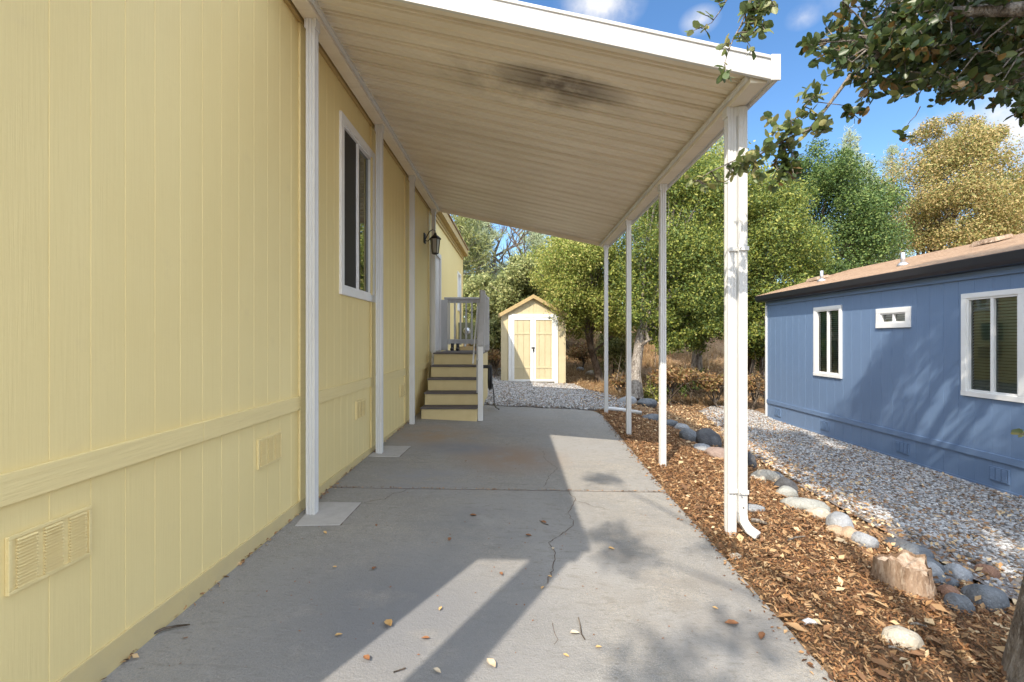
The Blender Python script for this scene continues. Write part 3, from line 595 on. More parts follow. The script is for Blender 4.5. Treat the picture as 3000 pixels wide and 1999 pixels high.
# wall lantern
lp = (WX+.0, 7.78, 2.90)
lan = thing('wall_lantern', 'black glass sided lantern on a curved arm on the yellow wall above the stairs', 'lamp', lp)
MB().box(WX+.001, WX+.02, 7.72, 7.84, 2.93, 3.10).build('back_plate', M['black'], lan, bevel=.006)
cx = WX+.19
MB().tube([(WX+.02,7.78,3.0),(WX+.05,7.78,3.06),(WX+.09,7.78,3.13),(WX+.14,7.78,3.165),(cx,7.78,3.15),(cx,7.78,3.11)], .008, 8).tube([(WX+.02,7.78,2.98),(WX+.06,7.78,2.97),(WX+.10,7.78,3.0)], .006, 6).build('arm', M['black'], lan)
MB().lathe((cx,7.78,3.0), [(.105,0),(.10,.015),(.06,.055),(.03,.075),(.022,.10),(.012,.115)], 6, smooth=False).build('cap', M['black'], lan)
MB().lathe((cx,7.78,2.74), [(.03,0),(.055,.012),(.058,.025)], 6, smooth=False).build('base', M['black'], lan)
MB().lathe((cx,7.78,2.765), [(.052,0),(.078,.235)], 6, smooth=False).build('lamp_glass', M['lampglass'], lan)
for k in range(6):
    a = 2*PI*k/6; c_, s_ = math.cos(a), math.sin(a)
    MB().tube([(cx+.056*c_,7.78+.056*s_,2.76),(cx+.083*c_,7.78+.083*s_,3.0)], .0055, 5).build('cage_bar', M['black'], lan)

# ------------------------------------------------------------------ steps and landing
ST = thing('porch_steps', 'tan steps with dark treads and grey railing up to the house door', 'steps', (-1.05, 6.85, .08))
SX0, SX1 = -1.44, -.60; Y0s = 6.84; run = .26; hs_ = [.27, .465, .66, .855, 1.06]
for k, z in enumerate(hs_):
    ya = Y0s+run*k; yb = ya+run+.01 if k < 4 else 9.45; zb = hs_[k-1] if k else .03
    MB().box(SX0+(.0 if k else .0), SX1-.005, ya, ya+.025, zb+.0005 if k else zb, z-.028).build('riser', M['yellow_plain'], ST, bevel=.003)
    MB().box(SX0-.01, SX1+.0, ya-.025, yb, z-.026, z).build('tread' if k < 4 else 'landing', M['tread'], ST, bevel=.004)
b = MB(); P = [(Y0s,.03)]
for k, z in enumerate(hs_): P += [(Y0s+.03+run*k, z-.03), (Y0s+.03+run*(k+1), z-.03)]
P = [p for p in P]; P[-1] = (9.42, hs_[-1]-.03); P.append((9.42, .05))
b.prism(P, lambda p: (SX1-.035, p[0], p[1]), lambda p: (SX1-.008, p[0], p[1])); b.prism(P, lambda p: (SX0+.005, p[0], p[1]), lambda p: (SX0+.03, p[0], p[1])); b.build('stringer', M['yellow_plain'], ST)
# newel posts
def newel(x, y, z0, z1, w=.085, nm='newel_post', m='grey_rail'):
    MB().box(x-w/2, x+w/2, y-w/2, y+w/2, z0, z1).build(nm, M[m], ST, bevel=.004)
newel(-.555, 6.90, .06, 1.18, .075, m='white_metal'); newel(-.62, 8.05, 1.06, 2.16); newel(-.62, 9.40, 1.06, 2.16); newel(-1.50, 9.40, 1.06, 2.10, .13)
MB().bar((-.555,6.86,1.20),(-.60,8.03,2.13), .085, .04, (0,0,1)).build('hand_rail', M['grey_rail'], ST, bevel=.004)
MB().bar((-.60,6.88,.95),(-.66,8.03,1.9), .035, .09, (0,0,1)).build('side_rail', M['grey_rail'], ST, bevel=.004)
MB().bar((-.66,6.80,.93),(-.70,8.03,1.86), .022, .022).build('grab_rail', M['white_metal'], ST)
for k in range(4):
    t = (k+.7)/5; y = 6.9+1.12*t; z = 1.18+.93*t
    MB().box(-.63,-.60, y-.015, y+.015, z-.85, z-.03).build('baluster', M['grey_rail'], ST)
MB().box(-1.50, -.58, 9.36, 9.44, 2.115, 2.155).box(-1.50,-.60, 9.39,9.42, 2.04,2.115).build('top_rail', M['grey_rail'], ST, bevel=.004)
MB().box(-1.46, -.64, 9.385, 9.42, 1.20, 1.29).build('bottom_rail', M['grey_rail'], ST, bevel=.004)
for k in range(7):
    x = -1.40+k*.117; MB().box(x-.017, x+.017, 9.365, 9.385, 1.18, 2.08).build('baluster', M['grey_rail'], ST)
MB().box(-.645, -.595, 8.1, 9.35, 2.11, 2.15).box(-.63,-.61, 8.1,9.35, 2.04,2.11).build('top_rail', M['grey_rail'], ST, bevel=.004)
MB().box(-.63, -.60, 8.1, 9.35, 1.20, 1.28).build('bottom_rail', M['grey_rail'], ST)
for k in range(8):
    y = 8.2+k*.14; MB().box(-.60, -.583, y-.017, y+.017, 1.18, 2.08).build('baluster', M['grey_rail'], ST)
# small dark boots on the landing, black hose bundle beside the steps
for i, xx in enumerate((-1.30, -1.19)):
    bt = thing('boot', ('left' if i == 0 else 'right')+' one of two small black boots standing on the landing by the railing', 'boot', (xx, 9.1, 1.06), 'pair of boots on the landing')
    MB().lathe((xx, 9.14, 1.062), [(.035,.0),(.036,.04),(.032,.09),(.036,.14),(.033,.145)], 12).build('shaft', M['black'], bt)
    MB().lathe((xx, 9.03, 1.092), [(.012,-.03),(.028,-.015),(.034,.02),(.034,.11)], 12, 'y').build('foot', M['black'], bt)
hz = thing('hose_reel', 'black coiled hose hanging low beside the right side of the steps', 'hose', (-.50, 8.0, .35))
b = MB()
for k in range(5):
    r = .14+.012*(k%3); b.tube([(-.50+.012*k, 8.0+r*math.cos(a), .62+r*1.35*math.sin(a)) for a in np.linspace(0, 2*PI, 25)], .011, 6, cap=False)
b.build('coil', M['black'], hz)
MB().box(-.60,-.50, 7.97,8.03, .78,.84).tube([(-.44,8.1,.5),(-.42,8.2,.3),(-.40,8.0,.16),(-.36,7.7,.14),(-.30,7.5,.14)], .011, 6).build('hanger', M['black'], hz)
gd = slab_at(1400, 1205)

# utility meter cabinet
mt = thing('utility_pedestal', 'olive electric meter cabinet with round glass meter beside the house end', 'meter', (-1.36, 11.8, .15))
MB().box(-1.52, -1.20, 11.75, 11.95, 1.28, 1.72).build('meter_box', mat('olive_box', (.13,.135,.075), .5, .4), mt, bevel=.01)
MB().lathe((-1.30,11.75,1.50), [(.10,0),(.10,-.02),(.085,-.03),(.085,-.09),(.07,-.11)], 20, 'y').build('meter_dial', M['galv'], mt)
MB().lathe((-1.30,11.64,1.50), [(.06,0),(.055,-.012)], 20, 'y').build('dial_face', M['glass_dark'], mt)
MB().box(-1.56, -1.12, 11.78, 12.0, .82, 1.10).build('lower_box', mat('brown_box', (.30,.22,.11), .6, .3), mt, bevel=.01)
MB().tube([(-1.42,11.87,.1),(-1.42,11.87,.82)], .03, 8).tube([(-1.36,11.87,1.1),(-1.36,11.87,1.28)], .03, 8).build('conduit', M['galv'], mt)

# ------------------------------------------------------------------ carport
CA = thing('carport', 'white aluminium carport with ribbed cream sloping roof on eight white posts', 'carport', (0, 5.6, 0))
RY0, RY1 = 2.95, 8.32
def pan_z(x): return 3.062+(1.53-x)*.2145                # underside of the pans, falling away from the house
prof = []; y = RY0+.02
while y < RY1-.05:
    for dy, dz in ((0, 0), (.052, 0), (.058, .010), (.066, .010), (.072, 0), (.118, 0), (.124, .040), (.150, .040), (.156, .004), (.166, .004), (.170, .030), (.184, .030), (.190, 0)): prof.append((y+dy, dz))
    y += .196
XA, XB = -1.425, 1.60
b = MB(); n = len(prof); vs = []
for x in np.linspace(XA, XB, 9):
    for (yy, dz) in prof: vs.append((x, yy, pan_z(x)+dz))
fs = [(i*n+k, i*n+k+1, (i+1)*n+k+1, (i+1)*n+k) for i in range(8) for k in range(n-1)]
b.add(vs, fs); top = MB()
o = b.build('roof_pans', M['pan'], CA); 
s_ = o.modifiers.new('solid', 'SOLIDIFY'); s_.thickness = .0015; s_.offset = 1
# object-space dirt is placed in world x,y: shift by the parent's origin
def beam(name, x0, x1, y0, y1, z0, z1, lip):
    b = MB(); b.box(x0, x1, y0, y1, z0, z1)
    b.box(x0-.006 if lip > 0 else x1, x0 if lip > 0 else x1+.006, y0, y1, z0-.003, z0+.02)
    return b.build(name, M['white_metal'], CA, bevel=.004)
MB().box(-1.545, -1.435, RY0+.03, RY1, 3.612, 3.70).build('house_beam', M['pan'], CA, bevel=.004)
MB().box(-1.434, -1.405, RY0+.03, RY1, 3.640, 3.668).build('beam_lip', M['white_metal'], CA, bevel=.003)
MB().box(1.525, 1.635, RY0+.025, RY1, 2.972, 3.055).build('outer_beam', M['pan'], CA, bevel=.004)
MB().box(1.500, 1.524, RY0+.03, RY1, 3.000, 3.028).build('beam_lip', M['white_metal'], CA, bevel=.003)
def slope_box(x0, x1, y0, y1, dz0, dz1):
    b = MB(); b.hexa([(x0,y0,pan_z(x0)+dz0),(x1,y0,pan_z(x1)+dz0),(x1,y1,pan_z(x1)+dz0),(x0,y1,pan_z(x0)+dz0)], [(x0,y0,pan_z(x0)+dz1),(x1,y0,pan_z(x1)+dz1),(x1,y1,pan_z(x1)+dz1),(x0,y1,pan_z(x0)+dz1)]); return b
b = slope_box(-1.43, 1.655, RY0-.012, RY0+.012, -.062, .088); b2 = slope_box(-1.43, 1.655, RY0+.013, RY0+.05, .070, .088); b3 = slope_box(-1.43, 1.655, RY0-.022, RY0-.0125, .066, .088)
b.add(b2.v, b2.f); b.add(b3.v, b3.f); b.build('front_fascia', M['white_metal'], CA, bevel=.003)
b = slope_box(-1.43, 1.655, RY1+.001, RY1+.022, -.068, .085); b.build('rear_fascia', M['pan'], CA, bevel=.003)
b = MB(); b.box(1.66, 1.685, RY0-.03, RY1+.03, 2.965, 3.118); b.build('side_gutter', M['white_metal'], CA, bevel=.004)
MB().box(1.637, 1.66, RY0+.02, RY1, 2.985, 3.0).build('gutter_floor', M['white_metal'], CA)
MB().box(1.63, 1.69, RY0-.036, RY0-.0235, 2.958, 3.125).build('end_cap', M['white_metal'], CA, bevel=.003)
def post(x, y, z0, z1, w=.064, m='white_metal'):
    h = w/2; g = .006; pr = []
    def side(a, c):   # four sides with two flutes each
        return a
    q = [-h, -h*.50, -h*.40, -h*.28, -h*.18, h*.18, h*.28, h*.40, h*.50, h]
    dep = [0, 0, g, g, 0, 0, g, g, 0, 0]
    pr = [(q[i], -h+dep[i]) for i in range(10)]+[(h-dep[i], q[i]) for i in range(1, 10)]+[(q[9-i], h-dep[9-i]) for i in range(1, 10)]+[(-h+dep[9-i], q[9-i]) for i in range(1, 9)]
    b = MB(); b.prism(pr, lambda p: (x+p[0], y+p[1], z0), lambda p: (x+p[0], y+p[1], z1))
    o = b.build('post', M[m], CA)
    for xa in (x-h-.010, x+h): MB().box(xa, xa+.010, y-h-.004, y+h+.004, z1-.07, z1-.0005).build('post_bracket', M[m], o)
    return o
for yy in (3.31, 4.93, 6.46, 8.12): post(-1.49, yy, slab_z(-1.49, yy)-.01, 3.6115)
RP = [(1.550, 3.31), (1.575, 4.93), (1.57, 6.41), (1.585, 8.11)]
for (xx, yy) in RP: post(xx, yy, float(terr(xx, yy))-.06, 2.9715, .062)
# downspout on the near outer post
dx, dy = 1.617, 3.285; gz = float(terr(1.61, 3.28))
pr = []
W_, H_ = .030, .028
for i in range(11): pr.append((-W_+2*W_*i/10, -H_-(0 if i%2 else .004)))
pr += [(W_, H_), (-W_, H_)]
b = MB(); b.prism(pr, lambda p: (dx+p[0], dy+p[1], gz+.16), lambda p: (dx+p[0], dy+p[1], 2.965))
ds = b.build('downspout', M['white_metal'], CA, bevel=.0015)
MB().bar((dx,dy,gz+.20),(dx+.008,dy-.012,gz+.09), .058, .056, (0,1,0)).bar((dx+.006,dy-.01,gz+.105),(dx+.035,dy-.045,gz+.045), .060, .052, (0,1,0)).bar((dx+.028,dy-.035,gz+.058),(dx+.075,dy-.09,gz+.025), .062, .046, (0,0,1)).build('elbow', M['white_metal'], ds, bevel=.006)
for zz in (gz+.30, 1.93):
    MB().box(1.583, 1.652, dy-.046, dy-.033, zz, zz+.03).box(1.522, 1.584, 3.266, 3.277, zz+.0, zz+.03).tube([(1.588,dy-.04,zz+.015),(1.588,dy-.07,zz+.018)], .005, 6).build('strap', M['white_metal'], ds, bevel=.002)
MB().box(1.612, 1.622, dy-.037, dy-.033, gz+.20, gz+.21).build('screw_plate', M['galv'], ds)
# white pipe lying on the ground from the far outer post
a = ground_at(1782, 1205); c = ground_at(1880, 1219)
tag(MB().tube([a+Vector((0,0,.05)), a.lerp(c,.5)+Vector((0,0,.06)), c+Vector((.0,0,.05))], .035, 10).build('drain_pipe', M['white_metal'], org=a), 'white drain pipe lying on the ground at the foot of the farthest outer post', 'pipe')

# ------------------------------------------------------------------ blue house
BX = 5.48; BG = -.45
bh = thing('blue_house', 'blue mobile home with white framed windows and tan shingle roof to the right', 'house', (BX, 7, BG))
b = MB()
OA = (7.67, 8.39, .627, 1.873); OB = (6.33, 6.93, 1.46, 1.752); OC = (4.90, 5.60, .607, 1.85)
def shr(o, f): return (o[0]+f, o[1]-f, o[2]+f, o[3]-f)
groove_wall(b, BX, 0, 9.99, BG-.1, 2.20, -1, .2, [shr(OA,.06), shr(OB,.075), shr(OC,.06)], y_first=.05)
b.add([(BX,9.99,BG),(9.0,9.99,BG),(9.0,9.99,2.2),(BX,9.99,2.2)], [(3,2,1,0)]); b.add([(BX,9.99,2.2),(9.0,9.99,2.2),(7.24,9.99,2.72)], [(2,1,0)])
b.add([(BX,0,BG),(9.0,0,BG),(9.0,0,2.2),(BX,0,2.2)], [(0,1,2,3)]); b.add([(9.0,0,BG),(9.0,9.99,BG),(9.0,9.99,2.2),(9.0,0,2.2)], [(0,1,2,3)]); b.add([(BX,0,2.2),(9.0,0,2.2),(7.24,0,2.72)], [(0,1,2)])
b.build('wall', M['blue'], bh)
MB().box(BX-.02, BX, 0, 9.97, -.10, -.02).build('band_board', M['blue_trim'], bh, bevel=.003)
MB().box(BX-.012, BX, 0, 9.97, BG-.1, BG+.05).build('base_board', M['blue_trim'], bh)
MB().box(BX-.022, BX+.05, 9.97, 10.02, BG-.02, 2.1).build('corner_board', M['white_vinyl'], bh, bevel=.003)
MB().box(BX-.03, BX, 0, 9.97, 2.02, 2.10).build('frieze_board', M['blue_trim'], bh)
MB().box(BX-.11, BX+.02, -.2, 10.1, 2.105, 2.12).build('soffit', M['gutter'], bh)
b = MB(); b.prism([(5.385,2.10),(5.37,2.235),(5.275,2.24),(5.28,2.215),(5.295,2.15),(5.32,2.11)], lambda p: (p[0], -.2, p[1]), lambda p: (p[0], 10.12, p[1])); b.build('gutter', M['gutter'], bh, bevel=.003)
MB().box(5.388, 5.41, -.2, 10.12, 2.10, 2.24).build('fascia', M['gutter'], bh)
rz = lambda x: 2.25+(x-5.33)*.283
b = MB(); b.hexa([(5.32,-.25,rz(5.32)-.02),(7.52,-.25,rz(7.52)-.02),(7.52,10.15,rz(7.52)-.02),(5.32,10.15,rz(5.32)-.02)], [(5.32,-.25,rz(5.32)),(7.52,-.25,rz(7.52)),(7.52,10.15,rz(7.52)),(5.32,10.15,rz(5.32))])
b.hexa([(7.52,-.25,rz(7.52)-.02),(9.75,-.25,2.22),(9.75,10.15,2.22),(7.52,10.15,rz(7.52)-.02)], [(7.52,-.25,rz(7.52)),(9.75,-.25,2.25),(9.75,10.15,2.25),(7.52,10.15,rz(7.52))])
k = 0                                                   # shingle courses as low steps
x = 5.34
while x < 7.4:
    b.hexa([(x,-.25,rz(x)+.001),(x+.13,-.25,rz(x+.13)+.0005),(x+.13,10.15,rz(x+.13)+.0005),(x,10.15,rz(x)+.001)], [(x,-.25,rz(x)+.008),(x+.13,-.25,rz(x+.13)+.0015),(x+.13,10.15,rz(x+.13)+.0015),(x,10.15,rz(x)+.008)]); x += .135
b.build('roof', M['shingle'], bh)
MB().hexa([(5.36,10.152,rz(5.36)-.13),(7.52,10.152,rz(7.52)-.13),(7.52,10.17,rz(7.52)-.13),(5.36,10.17,rz(5.36)-.13)], [(5.36,10.152,rz(5.36)),(7.52,10.152,rz(7.52)),(7.52,10.17,rz(7.52)),(5.36,10.17,rz(5.36))]).build('rake_board', M['gutter'], bh)
for (u, v, Y) in ((2407, 815, 8.9), (2645, 775, 7.1)):
    xx = (u-U0)/F*Y; zz = rz(xx)
    pv = MB().lathe((xx, Y, zz-.02), [(.03,0),(.03,.22),(.026,.222)], 12).build('vent_pipe', M['galv'], bh)
    MB().lathe((xx, Y, zz-.02), [(.085,0),(.07,.04),(.034,.07)], 14).build('flashing', M['galv'], pv)
for (u, Y) in ((2395, 9.6), (2905, 6.6)):
    xx = (u-U0)/F*Y; zz = rz(xx)
    MB().hexa([(xx-.14,Y-.2,rz(xx-.14)+.02),(xx+.14,Y-.2,rz(xx+.14)+.02),(xx+.14,Y+.2,rz(xx+.14)+.02),(xx-.14,Y+.2,rz(xx-.14)+.02)], [(xx-.12,Y-.16,rz(xx-.12)+.08),(xx+.12,Y-.16,rz(xx+.12)+.07),(xx+.12,Y+.16,rz(xx+.12)+.07),(xx-.12,Y+.16,rz(xx-.12)+.08)]).build('roof_vent', M['stumpwood'], bh, bevel=.01)
window(bh, BX, -1, *OA, .06, M['white_vinyl'], 'glass', 'glass', blinds=True)
window(bh, BX, -1, *OB, .075, M['white_vinyl'], 'glass', 'glass', blinds=True)
window(bh, BX, -1, *OC, .06, M['white_vinyl'], 'glass', 'glass', blinds=True)
for yc in (9.56, 8.10, 6.47, 5.17):
    wall_vent(bh, BX, -1, yc-.11, yc+.11, -.325, -.165, M['blue_trim'], 3, 8)

# ------------------------------------------------------------------ shed
SY = 12.9; sg = float(terr(.45, SY))-.0
sh = thing('garden_shed', 'tan wooden shed with white trimmed double doors and gable roof', 'shed', (.46, SY, sg))
SXa, SXb = -.46, 1.38; sc_ = .46; ez = 1.97; pz = 2.50
def shed_wall():
    b = MB(); xs = [SXa]; x = SXa+.2
    while x < SXb-.02: xs.append(x); x += .2
    xs.append(SXb)
    ztop = lambda x: ez+(pz-.06-ez)*(1-abs(x-sc_)/(SXb-sc_))
    if sc_ not in xs: xs.append(sc_)
    xs = sorted(xs)
    for a, c in zip(xs[:-1], xs[1:]):
        g = .006
        b.add([(a+g,SY,sg),(c-g,SY,sg),(c-g,SY,ztop(c)),(a+g,SY,ztop(a))], [(0,1,2,3)])
        b.add([(c-g,SY,sg),(c,SY+.008,sg),(c,SY+.008,ztop(c)),(c-g,SY,ztop(c))], [(0,1,2,3)]); b.add([(a,SY+.008,sg),(a+g,SY,sg),(a+g,SY,ztop(a)),(a,SY+.008,ztop(a))], [(0,1,2,3)])
    b.box(SXa, SXa+.03, SY+.01, SY+2.4, sg-.05, ez); b.box(SXb-.03, SXb, SY+.01, SY+2.4, sg-.05, ez); b.box(SXa+.03, SXb-.03, SY+2.37, SY+2.4, sg-.05, ez)
    return b.build('wall', M['shed'], sh)
shed_wall()
def shed_side(s):
    x1 = SXb+.07 if s > 0 else SXa-.07; dzz = (pz-ez)/(SXb-sc_); ze = ez-.07*dzz+.02
    b = MB(); b.hexa([(x1,SY-.10,ze),(sc_,SY-.10,pz),(sc_,SY+2.5,pz),(x1,SY+2.5,ze)], [(x1,SY-.10,ze+.05),(sc_,SY-.10,pz+.05),(sc_,SY+2.5,pz+.05),(x1,SY+2.5,ze+.05)]); b.build('roof', M['shed_roof'], sh)
    b = MB(); b.hexa([(x1,SY-.125,ze-.06),(sc_,SY-.125,pz-.06),(sc_,SY-.102,pz-.06),(x1,SY-.102,ze-.06)], [(x1,SY-.125,ze+.025),(sc_,SY-.125,pz+.025),(sc_,SY-.102,pz+.025),(x1,SY-.102,ze+.025)]); b.build('rake_board', M['shed_roof'], sh)
shed_side(1); shed_side(-1)
DXa, DXb = -.215, 1.12; dt = 1.90
b = MB(); b.box(DXa-.03, DXa+.06, SY-.04, SY-.001, sg, dt+.08); b.box(DXb-.06, DXb+.03, SY-.04, SY-.001, sg, dt+.08); b.box(DXa+.06, DXb-.06, SY-.04, SY-.001, dt, dt+.10); b.build('door_casing', M['white_vinyl'], sh, bevel=.004)
mid = (DXa+DXb)/2
for (a, c, s) in ((DXa+.065, mid-.006, 1), (mid+.006, DXb-.065, -1)):
    d = MB()
    q = a
    while q < c-.01:
        e = min(q+.165, c); d.box(q+.003, e-.003, SY-.035, SY-.012, sg+.05, dt-.01); q = e
    d.box(a, c, SY-.012, SY-.006, sg+.05, dt-.01)
    dd = d.build('door', M['shed'], sh, bevel=.002)
    w_ = .07
    MB().box(a, a+w_, SY-.052, SY-.036, sg+.05, dt-.01).box(c-w_, c, SY-.052, SY-.036, sg+.05, dt-.01).box(a+w_, c-w_, SY-.052, SY-.036, sg+.05, sg+.11).box(a+w_, c-w_, SY-.052, SY-.036, dt-.07, dt-.01).build('door_trim', M['white_vinyl'], dd, bevel=.003)
    MB().box(a+w_, c-w_, SY-.046, SY-.036, sg+.42, sg+.47).build('rail', M['shed'], dd, bevel=.002)
    MB().box(a+w_, c-w_, SY-.046, SY-.036, dt-.48, dt-.43).build('rail', M['shed'], dd, bevel=.002)
MB().box(mid-.05, mid+.05, SY-.065, SY-.053, sg+.98, sg+1.02).box(mid-.01, mid+.03, SY-.08, SY-.066, sg+.90, sg+.975).build('latch', M['black'], sh, bevel=.003)

# ------------------------------------------------------------------ rocks, stump
def rock(u, v, w, h, d, kind, label, rotz=0, seed=0, tilt=0, sink=.25):
    p = ground_at(u, v); r = np.random.default_rng(seed+int(u)); me = MB()
    import bmesh
    bm = bmesh.new(); bmesh.ops.create_icosphere(bm, subdivisions=4, radius=1)
    k = r.normal(size=(6, 3)); phs = r.uniform(0, 6, 6); pl = norm(r.normal(size=(7, 3)))
    for vt in bm.verts:
        q = np.array(vt.co); n_ = q.copy(); s = 1.0
        s += .09*sum(math.sin(float(k[i]@n_)*1.6+phs[i]) for i in range(4))/1.5
        for pn in pl:                                     # chopped facets
            dd = float(pn@q)*s
            if dd > .80: s *= 1-(dd-.80)*.62
        s += .012*math.sin(float(k[4]@n_)*9+phs[4])+.01*math.sin(float(k[5]@n_)*14+phs[5])
        q = q*s; x_, y_, z_ = q[0]*w/2, q[1]*d/2, q[2]*h/2
        x_, z_ = x_*math.cos(tilt)-z_*math.sin(tilt), x_*math.sin(tilt)+z_*math.cos(tilt)
        vt.co = (x_*math.cos(rotz)-y_*math.sin(rotz), x_*math.sin(rotz)+y_*math.cos(rotz), z_+h/2*(1-2*sink))
    m_ = bpy.data.meshes.new('rock'); bm.to_mesh(m_); bm.free(); m_.materials.append(M['rock_'+kind])
    m_.polygons.foreach_set('use_smooth', [True]*len(m_.polygons))
    o = bpy.data.objects.new('rock', m_); COL.objects.link(o); o.location = p; ORG[o.name] = p
    return tag(o, label, 'rock', 'rocks edging the mulch strip')
def c5(x, y): return (1900+.5095*x, 1200+.5095*y)
RK = [((1095,690), .25,.19,.24,'grey','round pale grey boulder standing highest in the edging row', .2),
 ((1160,738), .20,.12,.18,'tan','tan brown rock against the near side of the round grey boulder', .5),
 ((1075,712), .16,.08,.14,'tan','low tan stone under the left side of the round grey boulder', .1),
 ((1240,775), .20,.12,.20,'grey','grey wedge shaped rock right of the tan brown rock', .9),
 ((900,575), .42,.15,.26,'green','long flat greenish grey rock behind the downspout foot in the edging row', -.5),
 ((975,612), .24,.10,.20,'pale','low pale rock at the near end of the long flat rock', -.4),
 ((790,498), .24,.14,.20,'green','small greenish rock in front of the dark rock', .3),
 ((790,470), .26,.20,.22,'dark','dark charcoal rock in the edging row behind the small greenish rock', .1),
 ((660,405), .36,.16,.26,'pale','broad pale rock just right of the downspout pipe', -.3),
 ((725,405), .26,.13,.22,'blue','slate grey rock touching the broad pale rock', -.6),
 ((1420,785), .28,.08,.18,'dark','flat dark rock half hidden in shade behind the stump', .0),
 ((1530,850), .24,.14,.24,'blue','grey blue rock behind the stump beside the gravel', -.4),
 ((1590,925), .27,.13,.20,'blue','large slate blue rock at the right rear of the stump', -.3),
 ((1608,962), .17,.13,.18,'grey','grey rock touching the right side of the stump', .3),
 ((1770,975), .19,.14,.17,'grey','egg shaped grey rock alone at the gravel edge', .2),
 ((1950,960), .15,.12,.14,'rust','dark reddish round rock alone on the gravel', .2),
 ((1930,1125), .27,.18,.21,'blue','big smooth slate boulder near the tree trunk', -.35),
 ((1790,1140), .17,.10,.16,'blue','flat blue grey stone lying in front of the big slate boulder', -.2),
 ((1725,1075), .13,.10,.15,'rust','rusty brown stone between the stump and the slate boulder', -.3),
 ((1690,1000), .24,.07,.16,'blue','thin blue grey slab just right of the stump', -.3),
 ((1460,1335), .22,.10,.16,'pale','white rounded rock half buried in the mulch in front', -.25),
 ((400,275), .34,.19,.30,'pink','pinkish brown rock left of the downspout post', .2),
 ((340,205), .46,.36,.36,'dark','large black pitted rock behind the second outer post', -.3),
 ((235,180), .34,.22,.28,'blue','slate rock leaning left of the large black rock', -.4),
 ((190,120), .32,.16,.26,'grey','grey rock at the far end of the dark rock pile', -.2),
 ((310,235), .30,.14,.22,'grey','low grey rock in front of the large black rock', .1),
 ((120,95), .34,.16,.24,'blue','dim slate rock beside the second outer post', .1),
 ((580,330), .20,.26,.2,'dark','dark rock close behind the downspout pipe', .1),
 ((600,575), .24,.05,.16,'grey','thin flat grey stone in the mulch right of the downspout', .1),
 ((500,850), .11,.03,.08,'pale','small pale stone at the edge of the concrete', .4),
 ((20,60), .40,.14,.3,'blue','long low slate rock between the second and third outer posts', -.2)]
for i, ((cx_, cy_), w_, h_, d_, kd, lb, rt) in enumerate(RK):
    u, v = c5(cx_, cy_); big = kd != 'x'
    rock(u, v, w_*.86, h_*1.15, d_*.85, kd, lb, rt, seed=i*7, sink=.40)
# far stones on the litter beyond the posts
for i, (u, v, w_, kd, lb) in enumerate([(1895,1190,.5,'blue','slate rock at the foot of the leaning oak trunk'), (1960,1150,.3,'grey','small grey rock on the leaf litter right of the leaning oak'), (1840,1183,.45,'grey','low grey rock between the two farthest outer posts'), (1735,1100,.5,'pale','pale boulder on the bank right of the shed'), (1700,1085,.35,'grey','grey boulder on the bank close to the shed side')]):
    rock(u, v, w_, w_*.5, w_*.8, kd, lb, .3*i, seed=60+i)
# the stump
sp = ground_at(*c5(1465, 1015)); stp = thing('tree_stump', 'low weathered brown tree stump with pale split top in the mulch', 'stump', sp)
r = np.random.default_rng(5); b = MB(); n = 40; prof_ = [(1.25,-.04),(1.10,.03),(1.0,.09),(.97,.15)]
jag = [.022*math.sin(k*2*PI/n*2+.5)+.010*math.sin(k*2*PI/n*7+1)+r.uniform(-.008,.008) for k in range(n)]; lob = [1+.08*math.sin(3*2*PI*k/n)+.06*math.sin(9*2*PI*k/n+1)+.04*math.sin(14*2*PI*k/n)+r.uniform(-.03,.03) for k in range(n)]
vs = []
for (f, z) in prof_:
    for k in range(n):
        a = 2*PI*k/n; vs.append((sp.x+.138*f*lob[k]*math.cos(a), sp.y+.118*f*lob[k]*math.sin(a), sp.z+z+(jag[k] if z > .14 else 0)))
fs = [(i*n+k, i*n+(k+1)%n, (i+1)*n+(k+1)%n, (i+1)*n+k) for i in range(3) for k in range(n)]
b.add(vs, fs, True); b.build('stump_bark', M['stumpwood'], stp)
b = MB(); vs = []
for j, f in enumerate((.95, .7, .4, .1)):
    for k in range(n):
        a = 2*PI*k/n; vs.append((sp.x+.138*f*lob[k]*math.cos(a), sp.y+.118*f*lob[k]*math.sin(a), sp.z+.135+jag[k]*(f)-.03*(1-f)+r.uniform(-.006,.006)))
b.add(vs, [(i*n+k, i*n+(k+1)%n, (i+1)*n+(k+1)%n, (i+1)*n+k) for i in range(3) for k in range(n)]+[tuple(3*n+k for k in range(n))], True); b.build('split_top', mat('pale_split_wood', (.50,.40,.31), .9, .1, vary=[(30, (1,.3,1), .4, .6, (.30,.20,.13))], bumps=[(50, (1,.3,1), 1, .02)]), stp)
p = ground_at(*c5(925, 1243)); 
tag(MB().tube([p+Vector((-.03,0,.012)), p+Vector((0,.004,.02)), p+Vector((.035,-.002,.012))], [.012,.013,.008], 8).build('wood_chip', M['white_vinyl'], org=p), 'small bright white scrap lying on the mulch near the concrete', 'scrap')
for (q0, q1, r_, lb) in (((590,655),(680,680),.017,'short brown stick in the mulch beside the downspout elbow'), ((800,775),(900,755),.006,'thin pale twig on the mulch between downspout and stump'), ((1380,1395),(1470,1440),.006,'thin twig on the mulch below the white rock'), ((1500,1262),(1600,1285),.006,'thin brown twig on the mulch above the white rock'), ((595,155),(650,172),.01,'pale stick on the leaf litter beside the downspout pipe')):
    a = ground_at(*c5(*q0))+Vector((0,0,.025)); c = ground_at(*c5(*q1))+Vector((0,0,.03))
    tag(MB().tube([a, a.lerp(c,.5)+Vector((0,.006,.004)), c], [r_, r_*.9, r_*.6], 7).build('stick', M['bark'], org=a), lb, 'stick')

